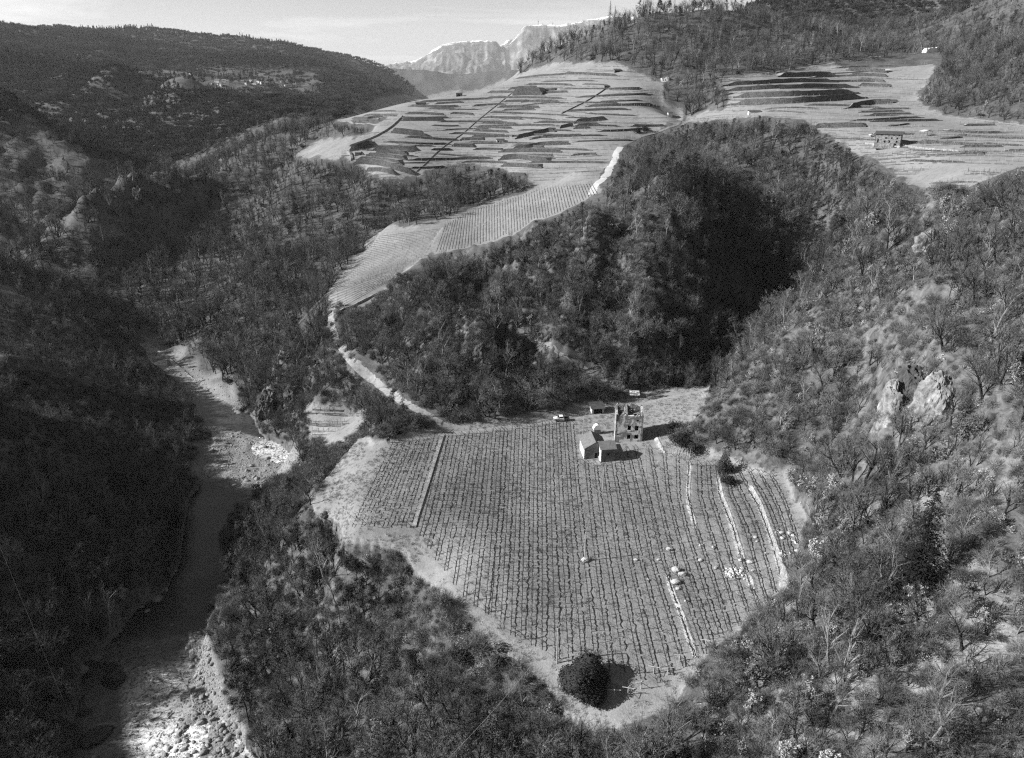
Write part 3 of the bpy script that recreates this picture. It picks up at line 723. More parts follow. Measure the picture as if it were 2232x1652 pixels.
# ------------------------------------------------------------------ where things grow
def g_at(grid, x, y): return height(x, y, grid)
blockg = np.clip(m_v1 + m_v2 + m_mead + m_tong + m_terr + m_right + m_small + m_strip + m_riv + m_grav, 0, 1)
ROADS = {}
def road_line(name, L, w, step=14): ROADS[name] = (picks(L, step), w)
road_line('bench', [(845,966),(985,945),(1110,931),(1200,920),(1300,905),(1390,882),(1450,868),(1545,848)], 2.6)
road_line('track', [(985,938),(930,902),(870,872),(815,828),(768,790),(735,745),(722,700),(722,650)], 3.0)
road_line('climb', [(1290,424),(1298,405),(1318,385),(1336,358),(1343,335),(1352,320)], 5.0)
road_line('lane', [(1352,320),(1395,298),(1440,285),(1480,270),(1487,258)], 2.4)
road_line('lane_right', [(1487,272),(1510,262),(1545,252),(1590,248),(1625,250)], 2.6)
road_line('footpath', [(1060,684),(1120,712),(1180,745),(1250,790),(1320,830),(1388,860)], 1.7)
road_line('farm_road', [(2022,252),(2090,258),(2160,264),(2232,274),(2300,284)], 2.6)
road_line('field_path', [(1935,352),(1965,337),(1992,325)], 2.0)
road_line('drive', [(1992,324),(1950,319),(1900,314)], 2.0)
road_line('tongue_path', [(930,556),(938,535),(955,512),(968,496)], 2.6)
road_line('hill_road', [(1575,168),(1680,158),(1800,140),(1925,121)], 2.4)
road_line('ridge_road', [(735,262),(780,270),(845,272)], 2.6)
rp = np.concatenate([r[0][:, :2] for k_, r in ROADS.items() if k_ != 'footpath'])
def near_road(x, y, dist):
    out = np.zeros(len(x), bool)
    for i in range(0, len(x), 4000):
        d2 = (x[i:i+4000,None] - rp[:,0]) ** 2 + (y[i:i+4000,None] - rp[:,1]) ** 2
        out[i:i+4000] = d2.min(1) < dist ** 2
    return out
fpath = ROADS['footpath'][0][:, :2]
def near_path(x, y, dist):
    out = np.zeros(len(x), bool)
    for i in range(0, len(x), 4000): out[i:i+4000] = ((x[i:i+4000,None] - fpath[:,0]) ** 2 + (y[i:i+4000,None] - fpath[:,1]) ** 2).min(1) < dist ** 2
    return out
def projv(x, y, z):
    dz = z - CAM_Z; fw = y * CP - dz * SP; up = y * SP + dz * CP
    return CU + F * x / fw, CV - F * up / fw, fw
def visible(x, y, z, lift=6.):
    ts = np.linspace(.12, .985, 90); vis = np.ones(len(x), bool)
    for i in range(0, len(x), 3000):
        X = x[i:i+3000,None] * ts; Y = y[i:i+3000,None] * ts; Zr = CAM_Z + (z[i:i+3000,None] + lift - CAM_Z) * ts
        vis[i:i+3000] = ~((height(X, Y) > Zr + .5).any(1))
    return vis
def scatter(c, r0, r1, az_lim, seed):
    rg = np.random.default_rng(seed)
    na = int(2 * az_lim / c); nl = int(math.log(r1 / r0) / c)
    a, l = np.meshgrid(np.arange(na), np.arange(nl))
    a = (a + rg.random(a.shape)) * c - az_lim; l = (l + rg.random(l.shape)) * c + math.log(r0)
    r = np.exp(l); return (r * np.sin(a)).ravel(), (r * np.cos(a)).ravel()
def scatter_xy(sp, x0, x1, y0, y1, seed):
    rg = np.random.default_rng(seed)
    a, b = np.meshgrid(np.arange(x0, x1, sp), np.arange(y0, y1, sp))
    return (a + rg.random(a.shape) * sp).ravel(), (b + rg.random(a.shape) * sp).ravel()
AZL = math.radians(43)
def keep(x, y, m): return x[m], y[m]
plants = []     # x, y, z, kind, scale
rg = np.random.default_rng(5)
def choose(x, y, z):
    U, V, fw = projv(x, y, z); nz = fbm(x, y, 1/45., 3, 301); n2_ = fbm(x, y, 1/18., 3, 311); q = rg.random(len(x))
    kind = np.full(len(x), 'bare_tree', dtype='<U18')
    pine_p = np.where((U < 800) & (fw > 420), .02, .05)
    pine_p = np.where((U > 1000) & (U < 1850) & (V > 290) & (V < 880) & (fw < 560), .26 + .6 * nz, pine_p)
    pine_p = np.where((U > 430) & (U < 1150) & (V > 1150), .22 + .6 * nz, pine_p)
    pine_p = np.where((V < 200) & (U > 1150), .05 + .4 * nz, pine_p)
    pine_p = np.where((U < 420) & (V > 560), .08 + .2 * nz, pine_p)
    right = (U > 1480) & (V > 420) & (fw < 262)
    pine_p = np.where(right, .0 + .2 * np.clip(nz - .3, 0, 1), pine_p)
    kind[q < pine_p] = 'pine_tree'
    q2 = rg.random(len(x))
    kind[(kind == 'pine_tree') & (q2 < .12) & ~right] = 'spruce_tree'
    b = kind == 'bare_tree'
    kind[b & right & (q2 < .35)] = 'young_tree'
    kind[b & right & (q2 > .86)] = 'leafy_oak'
    kind[b & ~right & (q2 > .95)] = 'leafy_oak'
    kind[b & ~right & (q2 < .15)] = 'young_tree'
    kind[b & ~right & (q2 > .90) & (q2 < .93)] = 'evergreen_bush'
    brush = (U > 830) & (U < 1240) & (V > 1195) & (V < 1500) & (fw < 190)      # open brush slope under the vineyard: low growth only
    low = brush & (rg.random(len(x)) < .93)
    return kind, U, V, fw, right, low
sets = []
x, y = scatter_xy(3.1, -330, 330, 45, 400, 21)
m = (np.hypot(x, y) < 330) & (np.abs(np.arctan2(x, y)) < AZL + .12); sets.append(keep(x, y, m))
x, y = scatter(.0094, 330, 1050, AZL, 22); sets.append((x, y))
X = np.concatenate([s_[0] for s_ in sets]); Y = np.concatenate([s_[1] for s_ in sets])
Zp = height(X, Y)
ok = (g_at(blockg, X, Y) < .25) & ~near_road(X, Y, 3.2)
dens = fbm(X, Y, 1/30., 3, 77); rk = g_at(rock, X, Y)
ok &= ~((g_at(m_kn, X, Y) > .4) & (rg.random(len(X)) < .42))
ok &= ~((rk > .35) & (rg.random(len(X)) < np.where(np.hypot(X, Y) > 400, .2, .75))) & ~((dens < -.42) & (rg.random(len(X)) < .6))
X, Y, Zp = X[ok], Y[ok], Zp[ok]
kind, U, V, fw, right, low = choose(X, Y, Zp)
thin = ~(right & (rg.random(len(X)) < .12)) & ~low
X, Y, Zp, kind, U, V, fw, right = [q[thin] for q in (X, Y, Zp, kind, U, V, fw, right)]
sc = rg.uniform(.55, 1.25, len(X)) * (1 + .35 * fbm(X, Y, 1/26., 2, 401)) * np.where(right, .92, 1.0) * np.where(V < 200, 1.25, 1.0) * np.where((U < 440) & (V > 560) & (V < 1060) & (fw > 230) & (fw < 385), .62, 1.0) * np.where((U < 860) & (fw > 300) & (fw < 520), 1.12, 1.0)
# nothing tall may stand between the camera's known open views and the fields, roads and water it really sees
CM = np.zeros((420, 570), bool); cy_, cx_ = np.mgrid[0:420, 0:570]; cx_ = cx_ * 4. + 2; cy_ = cy_ * 4. + 2
for L_ in (A_mead, A_tong, A_terr, A_right, A_small, A_strip, A_gravel[0], A_gravel[1], A_gravel[2], [(1210,1425),(1345,1425),(1360,1545),(1215,1545)], BANK_L + BANK_R[::-1]): CM |= inside(np.array(L_, float), cx_, cy_)
for k_, (rl_, w_) in ROADS.items():
    for q_ in rl_:
        u_, v_, f_ = proj(q_); rad_ = 4.0 if k_ == 'footpath' else max(5., w_ * .7 * F / f_); CM |= ((cx_ - u_) ** 2 + (cy_ - v_) ** 2) < rad_ ** 2
KH = dict(bare_tree=9.5, young_tree=5.5, leafy_oak=5.5, pine_tree=11, spruce_tree=14, evergreen_bush=2.5)
def clear_fraction(x, y, z, kind, s):
    H_ = np.array([KH[k] for k in kind]) * s; frac = np.ones(len(x)); blocked = np.zeros(len(x), bool)
    for f_ in (.25, .4, .55, .7, .85, 1.0):
        u_, v_, w_ = projv(x, y, z + H_ * f_)
        hit = np.zeros(len(x), bool)
        for off in (-.16, 0, .16):
            uu = u_ + off * H_ * F / w_ * (f_ > .5); ix = (uu / 4).astype(int); iy = (v_ / 4).astype(int); inb = (ix >= 0) & (ix < 570) & (iy >= 0) & (iy < 420)
            hit[inb] |= CM[iy[inb], ix[inb]]
        new = hit & ~blocked; frac[new] = f_ - .12; blocked |= hit
    return frac
frc = clear_fraction(X, Y, Zp, kind, sc); kp = frc > .33
X, Y, Zp, kind, U, V, fw, right, sc = [q[kp] for q in (X, Y, Zp, kind, U, V, fw, right, sc * frc)]
trees = dict(x=X, y=Y, z=Zp - .15, kind=kind, s=sc, U=U, V=V, fw=fw)
# undergrowth
x, y = scatter_xy(1.55, -330, 330, 45, 360, 31); m = (np.hypot(x, y) < 330) & (np.abs(np.arctan2(x, y)) < AZL + .1); x, y = x[m], y[m]
z = height(x, y); ok = (g_at(blockg, x, y) < .3) & ~near_road(x, y, 2.6) & ~near_path(x, y - 1.2, 2.4) & ~near_path(x, y + 1.6, 2.4)
u_, v_, f_ = projv(x, y, z)
ok &= (rg.random(len(x)) < np.where((u_ > 830) & (u_ < 1240) & (v_ > 1195) & (v_ < 1500), .95, .62))
x, y, z = x[ok], y[ok], z[ok]
q = rg.random(len(x)); kd = np.full(len(x), 'shrub', dtype='<U18'); u_, v_, f_ = projv(x, y, z)
kd[(q > .80) & (u_ > 1480)] = 'leafy_shrub'; kd[q > .93] = 'leafy_shrub'; kd[(q < .03) & (u_ < 1480)] = 'evergreen_bush'
under = dict(x=x, y=y, z=z - .05, kind=kd, s=rg.uniform(.55, 1.25, len(x)), U=u_, V=v_, fw=f_)
# far woods
x, y = scatter(.0086, 1000, 4600, AZL, 41); z = height(x, y)
ok = (g_at(blockg, x, y) < .3) & (g_at(far_open, x, y) < .5)
u_, v_, f_ = projv(x, y, z)
ok &= ~((u_ > 290) & (u_ < 690) & (v_ > 150) & (v_ < 202) & (rg.random(len(x)) < .85))
x, y, z = x[ok], y[ok], z[ok]; nz = fbm(x, y, 1/300., 3, 55)
kd = np.where(nz + rg.uniform(-.3, .3, len(x)) > .25, 'wood_far_conifer', 'wood_far').astype('<U18')
far = dict(x=x, y=y, z=z - .5, kind=kd, s=np.clip(np.hypot(x, y) / 1300, .95, 1.9) * rg.uniform(.8, 1.2, len(x)))

def place_name(U, V, fw):
    if U > 1480 and V > 420 and fw < 262:
        if V > 1450: return 'on the bright slope along the bottom edge' + (', right corner' if U > 1900 else '')
        if V > 1250: return 'on the bright slope below the broad black conifer' if U > 1850 else 'beside the vineyard lower right edge'
        if V > 980: return 'on the slope beside the black conifer' if U > 1850 else 'beside the vineyard upper right edge'
        if V > 700: return 'on the slope around the pale rock blade' if U > 1850 else 'on the spur above the leaning poles'
        return 'high on the sunlit spur at right'
    if V > 1150 and U > 430:
        if V > 1450: return 'in the wood along the bottom edge' + (' near the rapids' if U < 760 else '')
        return 'in the wood between river and vineyard' if U < 800 else 'on the brushy slope under the vineyard'
    if U < 480 and V > 560: return 'on the shaded bank across the river' + (', lower part' if V > 1200 else ', upper part' if V < 900 else '')
    if V < 880 and U > 880: return 'on the knoll below the tongue of vines' if U < 1250 else 'on the dark flank of the knoll'
    return 'on the valley side above the river bend' if V < 820 else 'beside the small riverside field'
NICE = dict(bare_tree='leafless grey broadleaf tree', young_tree='small many-stemmed leafless tree', leafy_oak='small oak with pale dry leaves', pine_tree='dark pine with clumped crown', spruce_tree='dark pointed spruce',
            shrub='low tangled leafless shrub', leafy_shrub='low shrub with pale dry leaves', evergreen_bush='dark rounded evergreen bush')
CATS = dict(bare_tree='tree', young_tree='tree', leafy_oak='oak tree', pine_tree='pine tree', spruce_tree='spruce tree', shrub='shrub', leafy_shrub='shrub', evergreen_bush='bush')
def place_one(kind, vi, loc, rz, s, label, group):
    T, C, J = PROTO[kind][vi]
    if T is None:
        o = bpy.data.objects.new(kind, C); COL.objects.link(o); o.location = loc; o.rotation_euler = (0,0,rz); o.scale = (s,s,s)
        return tag(o, label, CATS[kind], group)
    e = empty(kind, loc, rz); e.scale = (s,s,s)
    for nm, me in (('trunk', T), ('crown', C)):
        o = bpy.data.objects.new(nm, me); COL.objects.link(o); o.parent = e
    return tag(e, label, CATS[kind], group)
def plant_set(D, quota):
    n = len(D['x']); vis = np.zeros(n, bool)
    cand = (D['U'] > 10) & (D['U'] < 2222) & (D['V'] > 10) & (D['V'] < 1690) & (D['fw'] < 420)
    i = np.nonzero(cand)[0]; vis[i] = visible(D['x'][i], D['y'][i], D['z'][i], 3.)
    single = np.zeros(n, bool)
    for k, qn in quota.items():
        j = np.nonzero(vis & (D['kind'] == k))[0]
        j = j[np.argsort(D['fw'][j])][:qn]
        for a in j:
            place = place_name(D['U'][a], D['V'][a], D['fw'][a]); vi = int(rg.integers(len(PROTO[k])))
            place_one(k, vi, (D['x'][a], D['y'][a], D['z'][a]), rg.uniform(0, 6.28), D['s'][a], NICE[k] + ' ' + place, (k.replace('_', ' ') + 's ').replace('bushs', 'bushes') + place)
        single[j] = True
    return ~single
rest_t = plant_set(trees, dict(bare_tree=300, young_tree=300, leafy_oak=200, pine_tree=300, spruce_tree=60, evergreen_bush=60))
rest_u = plant_set(under, dict(shrub=300, leafy_shrub=200, evergreen_bush=40))

def gn_stuff(name, label, D, keep_m):
    kinds = sorted(set(D['kind'][keep_m])); col = bpy.data.collections.new(name + '_kinds'); start = {}; c = 0
    for k in kinds:
        start[k] = c
        for (T, C, J) in PROTO[k]:
            o = bpy.data.objects.new('kind_%03d' % c, J); col.objects.link(o); c += 1
    xs = np.stack([D['x'], D['y'], D['z']], 1)[keep_m]; kk = D['kind'][keep_m]
    idx = np.array([start[k] + int(rg.integers(len(PROTO[k]))) for k in kk], np.int32)
    me = bpy.data.meshes.new(name); me.vertices.add(len(xs)); me.vertices.foreach_set('co', xs.astype(np.float32).ravel())
    me.attributes.new('pick', 'INT', 'POINT').data.foreach_set('value', idx)
    me.attributes.new('turn', 'FLOAT', 'POINT').data.foreach_set('value', rg.uniform(0, 6.28, len(xs)).astype(np.float32))
    me.attributes.new('size', 'FLOAT', 'POINT').data.foreach_set('value', D['s'][keep_m].astype(np.float32))
    o = bpy.data.objects.new(name, me); COL.objects.link(o)
    ng = bpy.data.node_groups.new(name, 'GeometryNodeTree')
    ng.interface.new_socket('Geometry', in_out='INPUT', socket_type='NodeSocketGeometry'); ng.interface.new_socket('Geometry', in_out='OUTPUT', socket_type='NodeSocketGeometry')
    N = ng.nodes.new; L = ng.links.new
    gi = N('NodeGroupInput'); go = N('NodeGroupOutput'); ip = N('GeometryNodeInstanceOnPoints'); ci = N('GeometryNodeCollectionInfo')
    ci.inputs['Collection'].default_value = col; ci.inputs['Separate Children'].default_value = True; ci.inputs['Reset Children'].default_value = True
    def na(nm, t):
        x = N('GeometryNodeInputNamedAttribute'); x.data_type = t; x.inputs['Name'].default_value = nm; return x.outputs['Attribute']
    cx = N('ShaderNodeCombineXYZ'); L(na('turn', 'FLOAT'), cx.inputs['Z'])
    L(gi.outputs[0], ip.inputs['Points']); L(ci.outputs[0], ip.inputs['Instance']); ip.inputs['Pick Instance'].default_value = True
    L(na('pick', 'INT'), ip.inputs['Instance Index']); L(cx.outputs[0], ip.inputs['Rotation']); L(na('size', 'FLOAT'), ip.inputs['Scale'])
    L(ip.outputs[0], go.inputs[0])
    md = o.modifiers.new('scatter', 'NODES'); md.node_group = ng
    return tag(o, label, kind='stuff')
def tuft(seed):
    r = random.Random(seed); C = Geo()
    for k in range(26):
        a = r.uniform(0,6.28); b = Vector((r.gauss(0,.22), r.gauss(0,.22), 0)); C.ribbon(b, b + Vector((math.cos(a) * .2, math.sin(a) * .2, r.uniform(.15,.42))), .05, 0, r)
    return C
M_grass = leafmat('dry_grass', .27, .45)
for i in range(3): reg('grass_tuft', None, tuft(290 + i), None, M_grass)
x, y = scatter_xy(1.0, -95, 110, 88, 250, 61); m = (g_at(np.clip(m_mead, 0, 1), x, y) > .5) & (rg.random(len(x)) < np.where(g_at(np.clip(m_v1 + m_v2, 0, 1), x, y) > .5, .30, .75)) & (fbm(x, y, 1/6., 3, 88) > -.25) & ~near_road(x, y, 1.3)
x, y = x[m], y[m]; TUFTS = dict(x=x, y=y, z=height(x, y), kind=np.full(len(x), 'grass_tuft', dtype='<U18'), s=rg.uniform(.5, 1.5, len(x)))
gn_stuff('grass', 'dry grass tufts on the meadow edges and between vine rows', TUFTS, np.ones(len(x), bool))
gn_stuff('woods', 'dense leafless wood and pines covering the valley sides', trees, rest_t)
gn_stuff('undergrowth', 'low tangled undergrowth below the trees', under, rest_u)
gn_stuff('distant_woods', 'far wooded hillsides reading as one mass', far, np.ones(len(far['x']), bool))
print('PLANTS', len(trees['x']), len(under['x']), len(far['x']))
# ------------------------------------------------------------------ roads and paths
t = MT('gravel_road'); t.col(t.mr(t.noise(.8, 6, .7), .3, .7, .15, .34)); t.bump(t.noise(6, 3), .3, .03); M_road = t.m
t = MT('grass_track'); t.col(t.mr(t.noise(.8, 6, .7), .3, .7, .11, .25)); M_track = t.m
t = MT('concrete_road'); t.col(t.mr(t.noise(.8, 6, .7), .3, .7, .36, .55)); M_concrete = t.m
def smooth_line(p, k=2):
    for _ in range(k):
        q = p.copy(); q[1:-1] = (p[:-2] + 2 * p[1:-1] + p[2:]) / 4; p = q
    return p
def strip(name, label, line, w, mat, lift=.07, hh=None):
    p = smooth_line(line[:, :2], 3); d = np.gradient(p, axis=0); L = np.hypot(d[:,0], d[:,1])[:,None]; nrm = np.stack([-d[:,1], d[:,0]], 1) / np.maximum(L, 1e-6)
    cols = []
    wob = fbm(p[:,0], p[:,1], .2, 2, 71)
    for s_ in (-1, -.5, 0, .5, 1):
        q = p + nrm * (s_ * w * .5 * (1 + .18 * wob[:,None]))
        cols.append(np.column_stack([q, height(q[:,0], q[:,1])]))
    c = np.stack(cols, 1)
    zc = c[:,2,2]
    c[:,:,2] = np.maximum(c[:,:,2], (zc[:,None] + c[:,:,2]) / 2) + lift
    c[:,0,2] -= .12; c[:,4,2] -= .12
    o = put_mesh(name, c.reshape(-1, 3), grid_faces(len(p), 5), mat); return tag(o, label, kind='structure')
RL = dict(bench=('road','pale farm track along the back of the vineyard', M_road), track=('road','gravel track winding round the knoll', M_road), climb=('road','white concrete road climbing the ridge', M_concrete),
          lane=('road','lane along the ridge top', M_track), lane_right=('road','pale lane leading to the shed', M_road), footpath=('path','narrow footpath crossing the knoll', M_track), farm_road=('road','pale road behind the stone farmhouse', M_road),
          field_path=('path','pale path crossing the field below the farmhouse', M_road), drive=('road','drive in front of the farmhouse', M_track), tongue_path=('path','pale path cutting the tongue of vines', M_road), hill_road=('road','shaded road under the wooded hill', M_track), ridge_road=('road','pale bend of road left of the terraces', M_road))
def densify(p, step):
    out = [p[0]]
    for a, b in zip(p[:-1], p[1:]):
        k = max(1, int(np.hypot(*(b - a)[:2]) / step))
        for j in range(1, k + 1): out.append(a + (b - a) * j / k)
    return np.array(out)
for k, (nm, lb, mt) in RL.items():
    ln, w = ROADS[k]
    if len(ln) > 2: strip(nm, lb, densify(ln, 1.5), w, mt)

# ------------------------------------------------------------------ vine rows on the bench
M_post = plain('post_wood', .055, .4, 2.); M_post_pale = plain('post_concrete', .42, .25, 2.); M_vine = plain('vine_wood', .022, .35, 3.); M_wire = plain('wire', .06, .1, 1.)
g = Geo(); g.tube([(0,0,-.3),(0,0,1.75)], [.06,.05], 5); ME_post = g.mesh('post', M_post)
g = Geo(); g.tube([(0,0,-.3),(0,0,1.75)], [.06,.05], 5); ME_post_pale = g.mesh('post', M_post_pale)
g = Geo(); g.tube([(0,0,.75),(-1.55,0,1.95)], [.038,.03], 4); ME_arm = g.mesh('arm', M_post)
g = Geo(); g.tube([(.1,0,1.7),(1.45,0,.02)], [.065,.06], 4); ME_brace = g.mesh('brace', M_post)
def uval(G, V):
    G = np.array(G); vs = G[:,1]; us = G[:,0]
    if V < vs[0]: return us[0] + (us[1] - us[0]) / (vs[1] - vs[0]) * (V - vs[0])
    if V > vs[-1]: return us[-1] + (us[-1] - us[-2]) / (vs[-1] - vs[-2]) * (V - vs[-1])
    return float(np.interp(V, vs, us))
GUIDES = [[(962,950),(905,1168)], [(1096.5,985),(1087,1117)], [(1182,920),(1182,1440)], [(1242.7,918),(1258,1090),(1290,1380)], [(1270,960),(1282,1090),(1299,1237),(1326,1442)],
          [(1370,930),(1380,965),(1411,1090),(1441,1221),(1516,1443)], [(1503,980),(1501,1011),(1498,1079),(1514,1154),(1530,1200),(1600,1420)], [(1556,1000),(1561,1033),(1568,1086),(1598,1157),(1615,1220),(1680,1420)],
          [(1600,1010),(1623,1057),(1653,1109),(1677,1173),(1691,1220),(1740,1420)], [(1700,1040),(1725,1090),(1745,1150),(1760,1220),(1800,1420)]]
def ordinal(k):
    a = ['zeroth','first','second','third','fourth','fifth','sixth','seventh','eighth','ninth','tenth','eleventh','twelfth','thirteenth','fourteenth','fifteenth','sixteenth','seventeenth','eighteenth','nineteenth']
    t_ = {2:'twenty',3:'thirty',4:'forty',5:'fifty',6:'sixty',7:'seventy',8:'eighty',9:'ninety'}
    if k < 20: return a[k]
    if k % 10 == 0: return t_[k // 10][:-1] + 'ieth'
    return t_[k // 10] + '-' + a[k % 10]
def arc(p, step):
    d = np.r_[0, np.cumsum(np.hypot(*np.diff(p[:, :2], axis=0).T))]
    if d[-1] < step: return p[:1]
    s_ = np.arange(0, d[-1], step); return np.stack([np.interp(s_, d, p[:,i]) for i in range(3)], 1)
HOUSE_EX = [np.array(plan(q)) for q in ([(1262,1000),(1268,940),(1300,925),(1360,945),(1410,955),(1412,975),(1350,985),(1330,1008),(1290,1012)],)]
def vine_row(p, label, group, seed, vig=1.0, pale=False, arms=True, pstep=3.3):
    r = random.Random(seed); o = empty('vine_row', tuple(p[len(p)//2])); inv = np.array(p[len(p)//2])
    q = arc(p, pstep); dirs = np.gradient(q, axis=0)
    for i, (a, d) in enumerate(zip(q, dirs)):
        rz = math.atan2(d[1], d[0]) - math.pi / 2
        if rz > 1.57: rz -= math.pi
        if rz < -1.57: rz += math.pi
        loc = tuple(a - inv + np.array([r.gauss(0,.06), r.gauss(0,.06), 0]))
        if r.random() < .93:
            c = bpy.data.objects.new('post', ME_post_pale if (pale and r.random() < .25) else ME_post); COL.objects.link(c); c.parent = o; c.location = loc; c.rotation_euler = (r.gauss(0,.05), r.gauss(0,.05), rz); c.scale = (1,1,r.uniform(.85,1.1))
        if arms and r.random() < .78:
            c = bpy.data.objects.new('arm', ME_arm); COL.objects.link(c); c.parent = o; c.location = loc; c.rotation_euler = (0, r.gauss(0,.07), rz + r.gauss(0,.08)); c.scale = (r.uniform(.9,1.1),1,1)
        if i in (0, len(q) - 1) or not arms:
            c = bpy.data.objects.new('brace', ME_brace); COL.objects.link(c); c.parent = o; c.location = loc; c.rotation_euler = (0,0,rz)
    g = Geo(); q = arc(p, .55); n_ = len(q); hh = .55
    pts = []
    for i, a in enumerate(q):
        pts.append((a[0] - inv[0] + r.gauss(0,.04), a[1] - inv[1] + r.gauss(0,.05), a[2] - inv[2] + hh + r.gauss(0,.06)))
    for i in range(0, n_ - 1):
        if r.random() < .95 * vig: g.tube([pts[i], pts[i+1]], [.105 * r.uniform(.5,1.5), .105 * r.uniform(.5,1.5)], 3, 0, False)
        if i % 2 == 0:
            a = Vector(pts[i]); g.tube([tuple(a + Vector((r.gauss(0,.1),r.gauss(0,.1),-hh-.1))), tuple(a)], [.055,.045], 3, 0, False)
            for _ in range(2):
                e = a + Vector((-r.uniform(.5,1.4) if arms else r.uniform(-.6,.6), r.gauss(0,.25), r.uniform(.3,.95))); g.ribbon(a, e, .065, 0, r)
                g.ribbon(e, e + Vector((r.uniform(-.3,.2), r.gauss(0,.3), -r.uniform(.1,.5))), .025, 0, r)
    g.build('vine_cordon', M_vine, o)['kind'] = 'stuff'
    w = Geo()
    for (ox, oz) in ((-.7,1.3),(-1.45,1.88)) if arms else ((0,1.5),):
        qq = arc(p, 3.0)
        for a, b in zip(qq[:-1], qq[1:]): w.ribbon((a[0]-inv[0]+ox, a[1]-inv[1], a[2]-inv[2]+oz), (b[0]-inv[0]+ox, b[1]-inv[1], b[2]-inv[2]+oz), .035, 0, r)
    if w.f: w.build('wire', M_wire, o)
    return tag(o, label, 'vine row', group)
row_no = 0
def emit_rows(guides, poly, vr, sp, first_label, group, **kw):
    global row_no
    cnt = 0
    for gi in range(len(guides) - 1):
        Vm = 1095
        a = pick(uval(guides[gi], Vm), Vm); b = pick(uval(guides[gi+1], Vm), Vm)
        k = max(1, round(np.hypot(*(b - a)[:2]) / sp))
        for j in range(k):
            f = (j + (.5 if gi == 0 else 0)) / k if gi == 0 else j / k
            pp = []
            for V_ in np.arange(vr[0], vr[1], 5):
                q = pick(uval(guides[gi], V_) * (1 - f) + uval(guides[gi+1], V_) * f, V_)
                pp.append(q)
            pp = np.array(pp); ins = inside(poly, pp[:,0], pp[:,1])
            for ex in HOUSE_EX: ins &= ~inside(ex, pp[:,0], pp[:,1])
            runs = []; cur = []
            for q, i_ in zip(pp, ins):
                if i_: cur.append(q)
                else:
                    if len(cur) > 3: runs.append(cur)
                    cur = []
            if len(cur) > 3: runs.append(cur)
            cnt += 1
            for ri, rn in enumerate(sorted(runs, key=len)[::-1][:2]):
                vine_row(np.array(rn), first_label % ordinal(cnt) + (', short piece behind the houses' if ri and np.mean([q[1] for q in rn]) > 190 else ', short end piece' if ri else ''), group, 900 + row_no, **kw); row_no += 1
emit_rows(GUIDES, PL['v1'], (905, 1500), 2.35, 'dark pergola vine row, %s right of the pale dividing wall', 'vine rows of the main vineyard')
LB = [110,230,345,465,595,725,850]; LT = [(670,340),(760,315),(855,300),(950,285),(1050,270),(1150,255),(1250,235)]
for i, (b, tp) in enumerate(zip(LB, LT)):
    (u0, v0), (u1, v1) = zE([(b,1500), tp])
    pp = np.array([pick(u1 + (u0 - u1) * s_, v1 + (v0 - v1) * s_) for s_ in np.linspace(0, 1, 45)])
    vine_row(pp, 'thin pergola vine row, %s left of the pale dividing wall' % ordinal(7 - i), 'vine rows left of the dividing wall', 1200 + i, .75, False, True, 2.9)

# rows on the tongue (too far off to show their parts)
M_vine_far = plain('vine_row_far', .085, .5, 2.); M_stake = plain('stakes_pale', .30, .3, 2.)
def far_row(g, p, r, stake=4.0, band=.35, w=.10, fill=.8):
    q = arc(p, 2.2)
    for a, b in zip(q[:-1], q[1:]):
        if r.random() < fill:
            k = len(g.v); z0 = .25; z1 = z0 + band * r.uniform(.6, 1.4)
            d = Vector(b - a); nrm = Vector((-d.y, d.x, 0)).normalized() * w
            A_ = Vector(a); B_ = Vector(b); g.poly([A_ - nrm + Vector((0,0,z0)), B_ - nrm + Vector((0,0,z0)), B_ + nrm + Vector((0,0,z1)), A_ + nrm + Vector((0,0,z1))], 0)
    for a in arc(p, stake):
        h = r.uniform(1.4, 1.9); x_, y_, z_ = a; g.tube([(x_, y_, z_ - .2), (x_ + r.gauss(0,.06), y_, z_ + h)], [.06,.05], 3, 1 if r.random() < .4 else 2, False)
TT = [(968,490),(1030,458),(1130,428),(1180,412),(1292,400)]; TB = [(945,552),(1060,540),(1200,474),(1308,428)]
def along(L, f):
    L = np.array(L, float); d = np.r_[0, np.cumsum(np.hypot(*np.diff(L, axis=0).T))]; return np.array([np.interp(f * d[-1], d, L[:,i]) for i in range(2)])
rows_t = []
for k in range(56):
    f = (k + .5) / 56; rows_t.append((along(TT, f), along(TB, f), 'upper'))
TL = [(722,688),(719,642),(822,514)]; TR = [(888,592),(930,558),(962,498)]
for k in range(34):
    f = (k + .5) / 34; rows_t.append((along(TL, f), along(TR, f), 'lower'))
for k, (a, b, part) in enumerate(rows_t):
    pp = [pick(*(a + (b - a) * s_)) for s_ in np.linspace(0, 1, 24)]
    pp = np.array([q for q in pp if q is not None]); keep_i = inside(PL['tong'], pp[:,0], pp[:,1]); pp = pp[keep_i]
    if len(pp) < 4: continue
    inv = pp[len(pp)//2].copy(); g = Geo(); far_row(g, pp - inv, random.Random(k + 50), 4.2, .12, .08, .985)
    o = g.build('vine_row', [M_vine_far, M_stake, M_post], None, False, tuple(inv))
    tag(o, ('low vine row on the upper tongue, %s from the pale path' % ordinal(k + 1)) if part == 'upper' else ('low vine row on the lower tongue, %s up from the bend' % ordinal(k - 55)), 'vine row', 'vine rows on the ridge tongue')
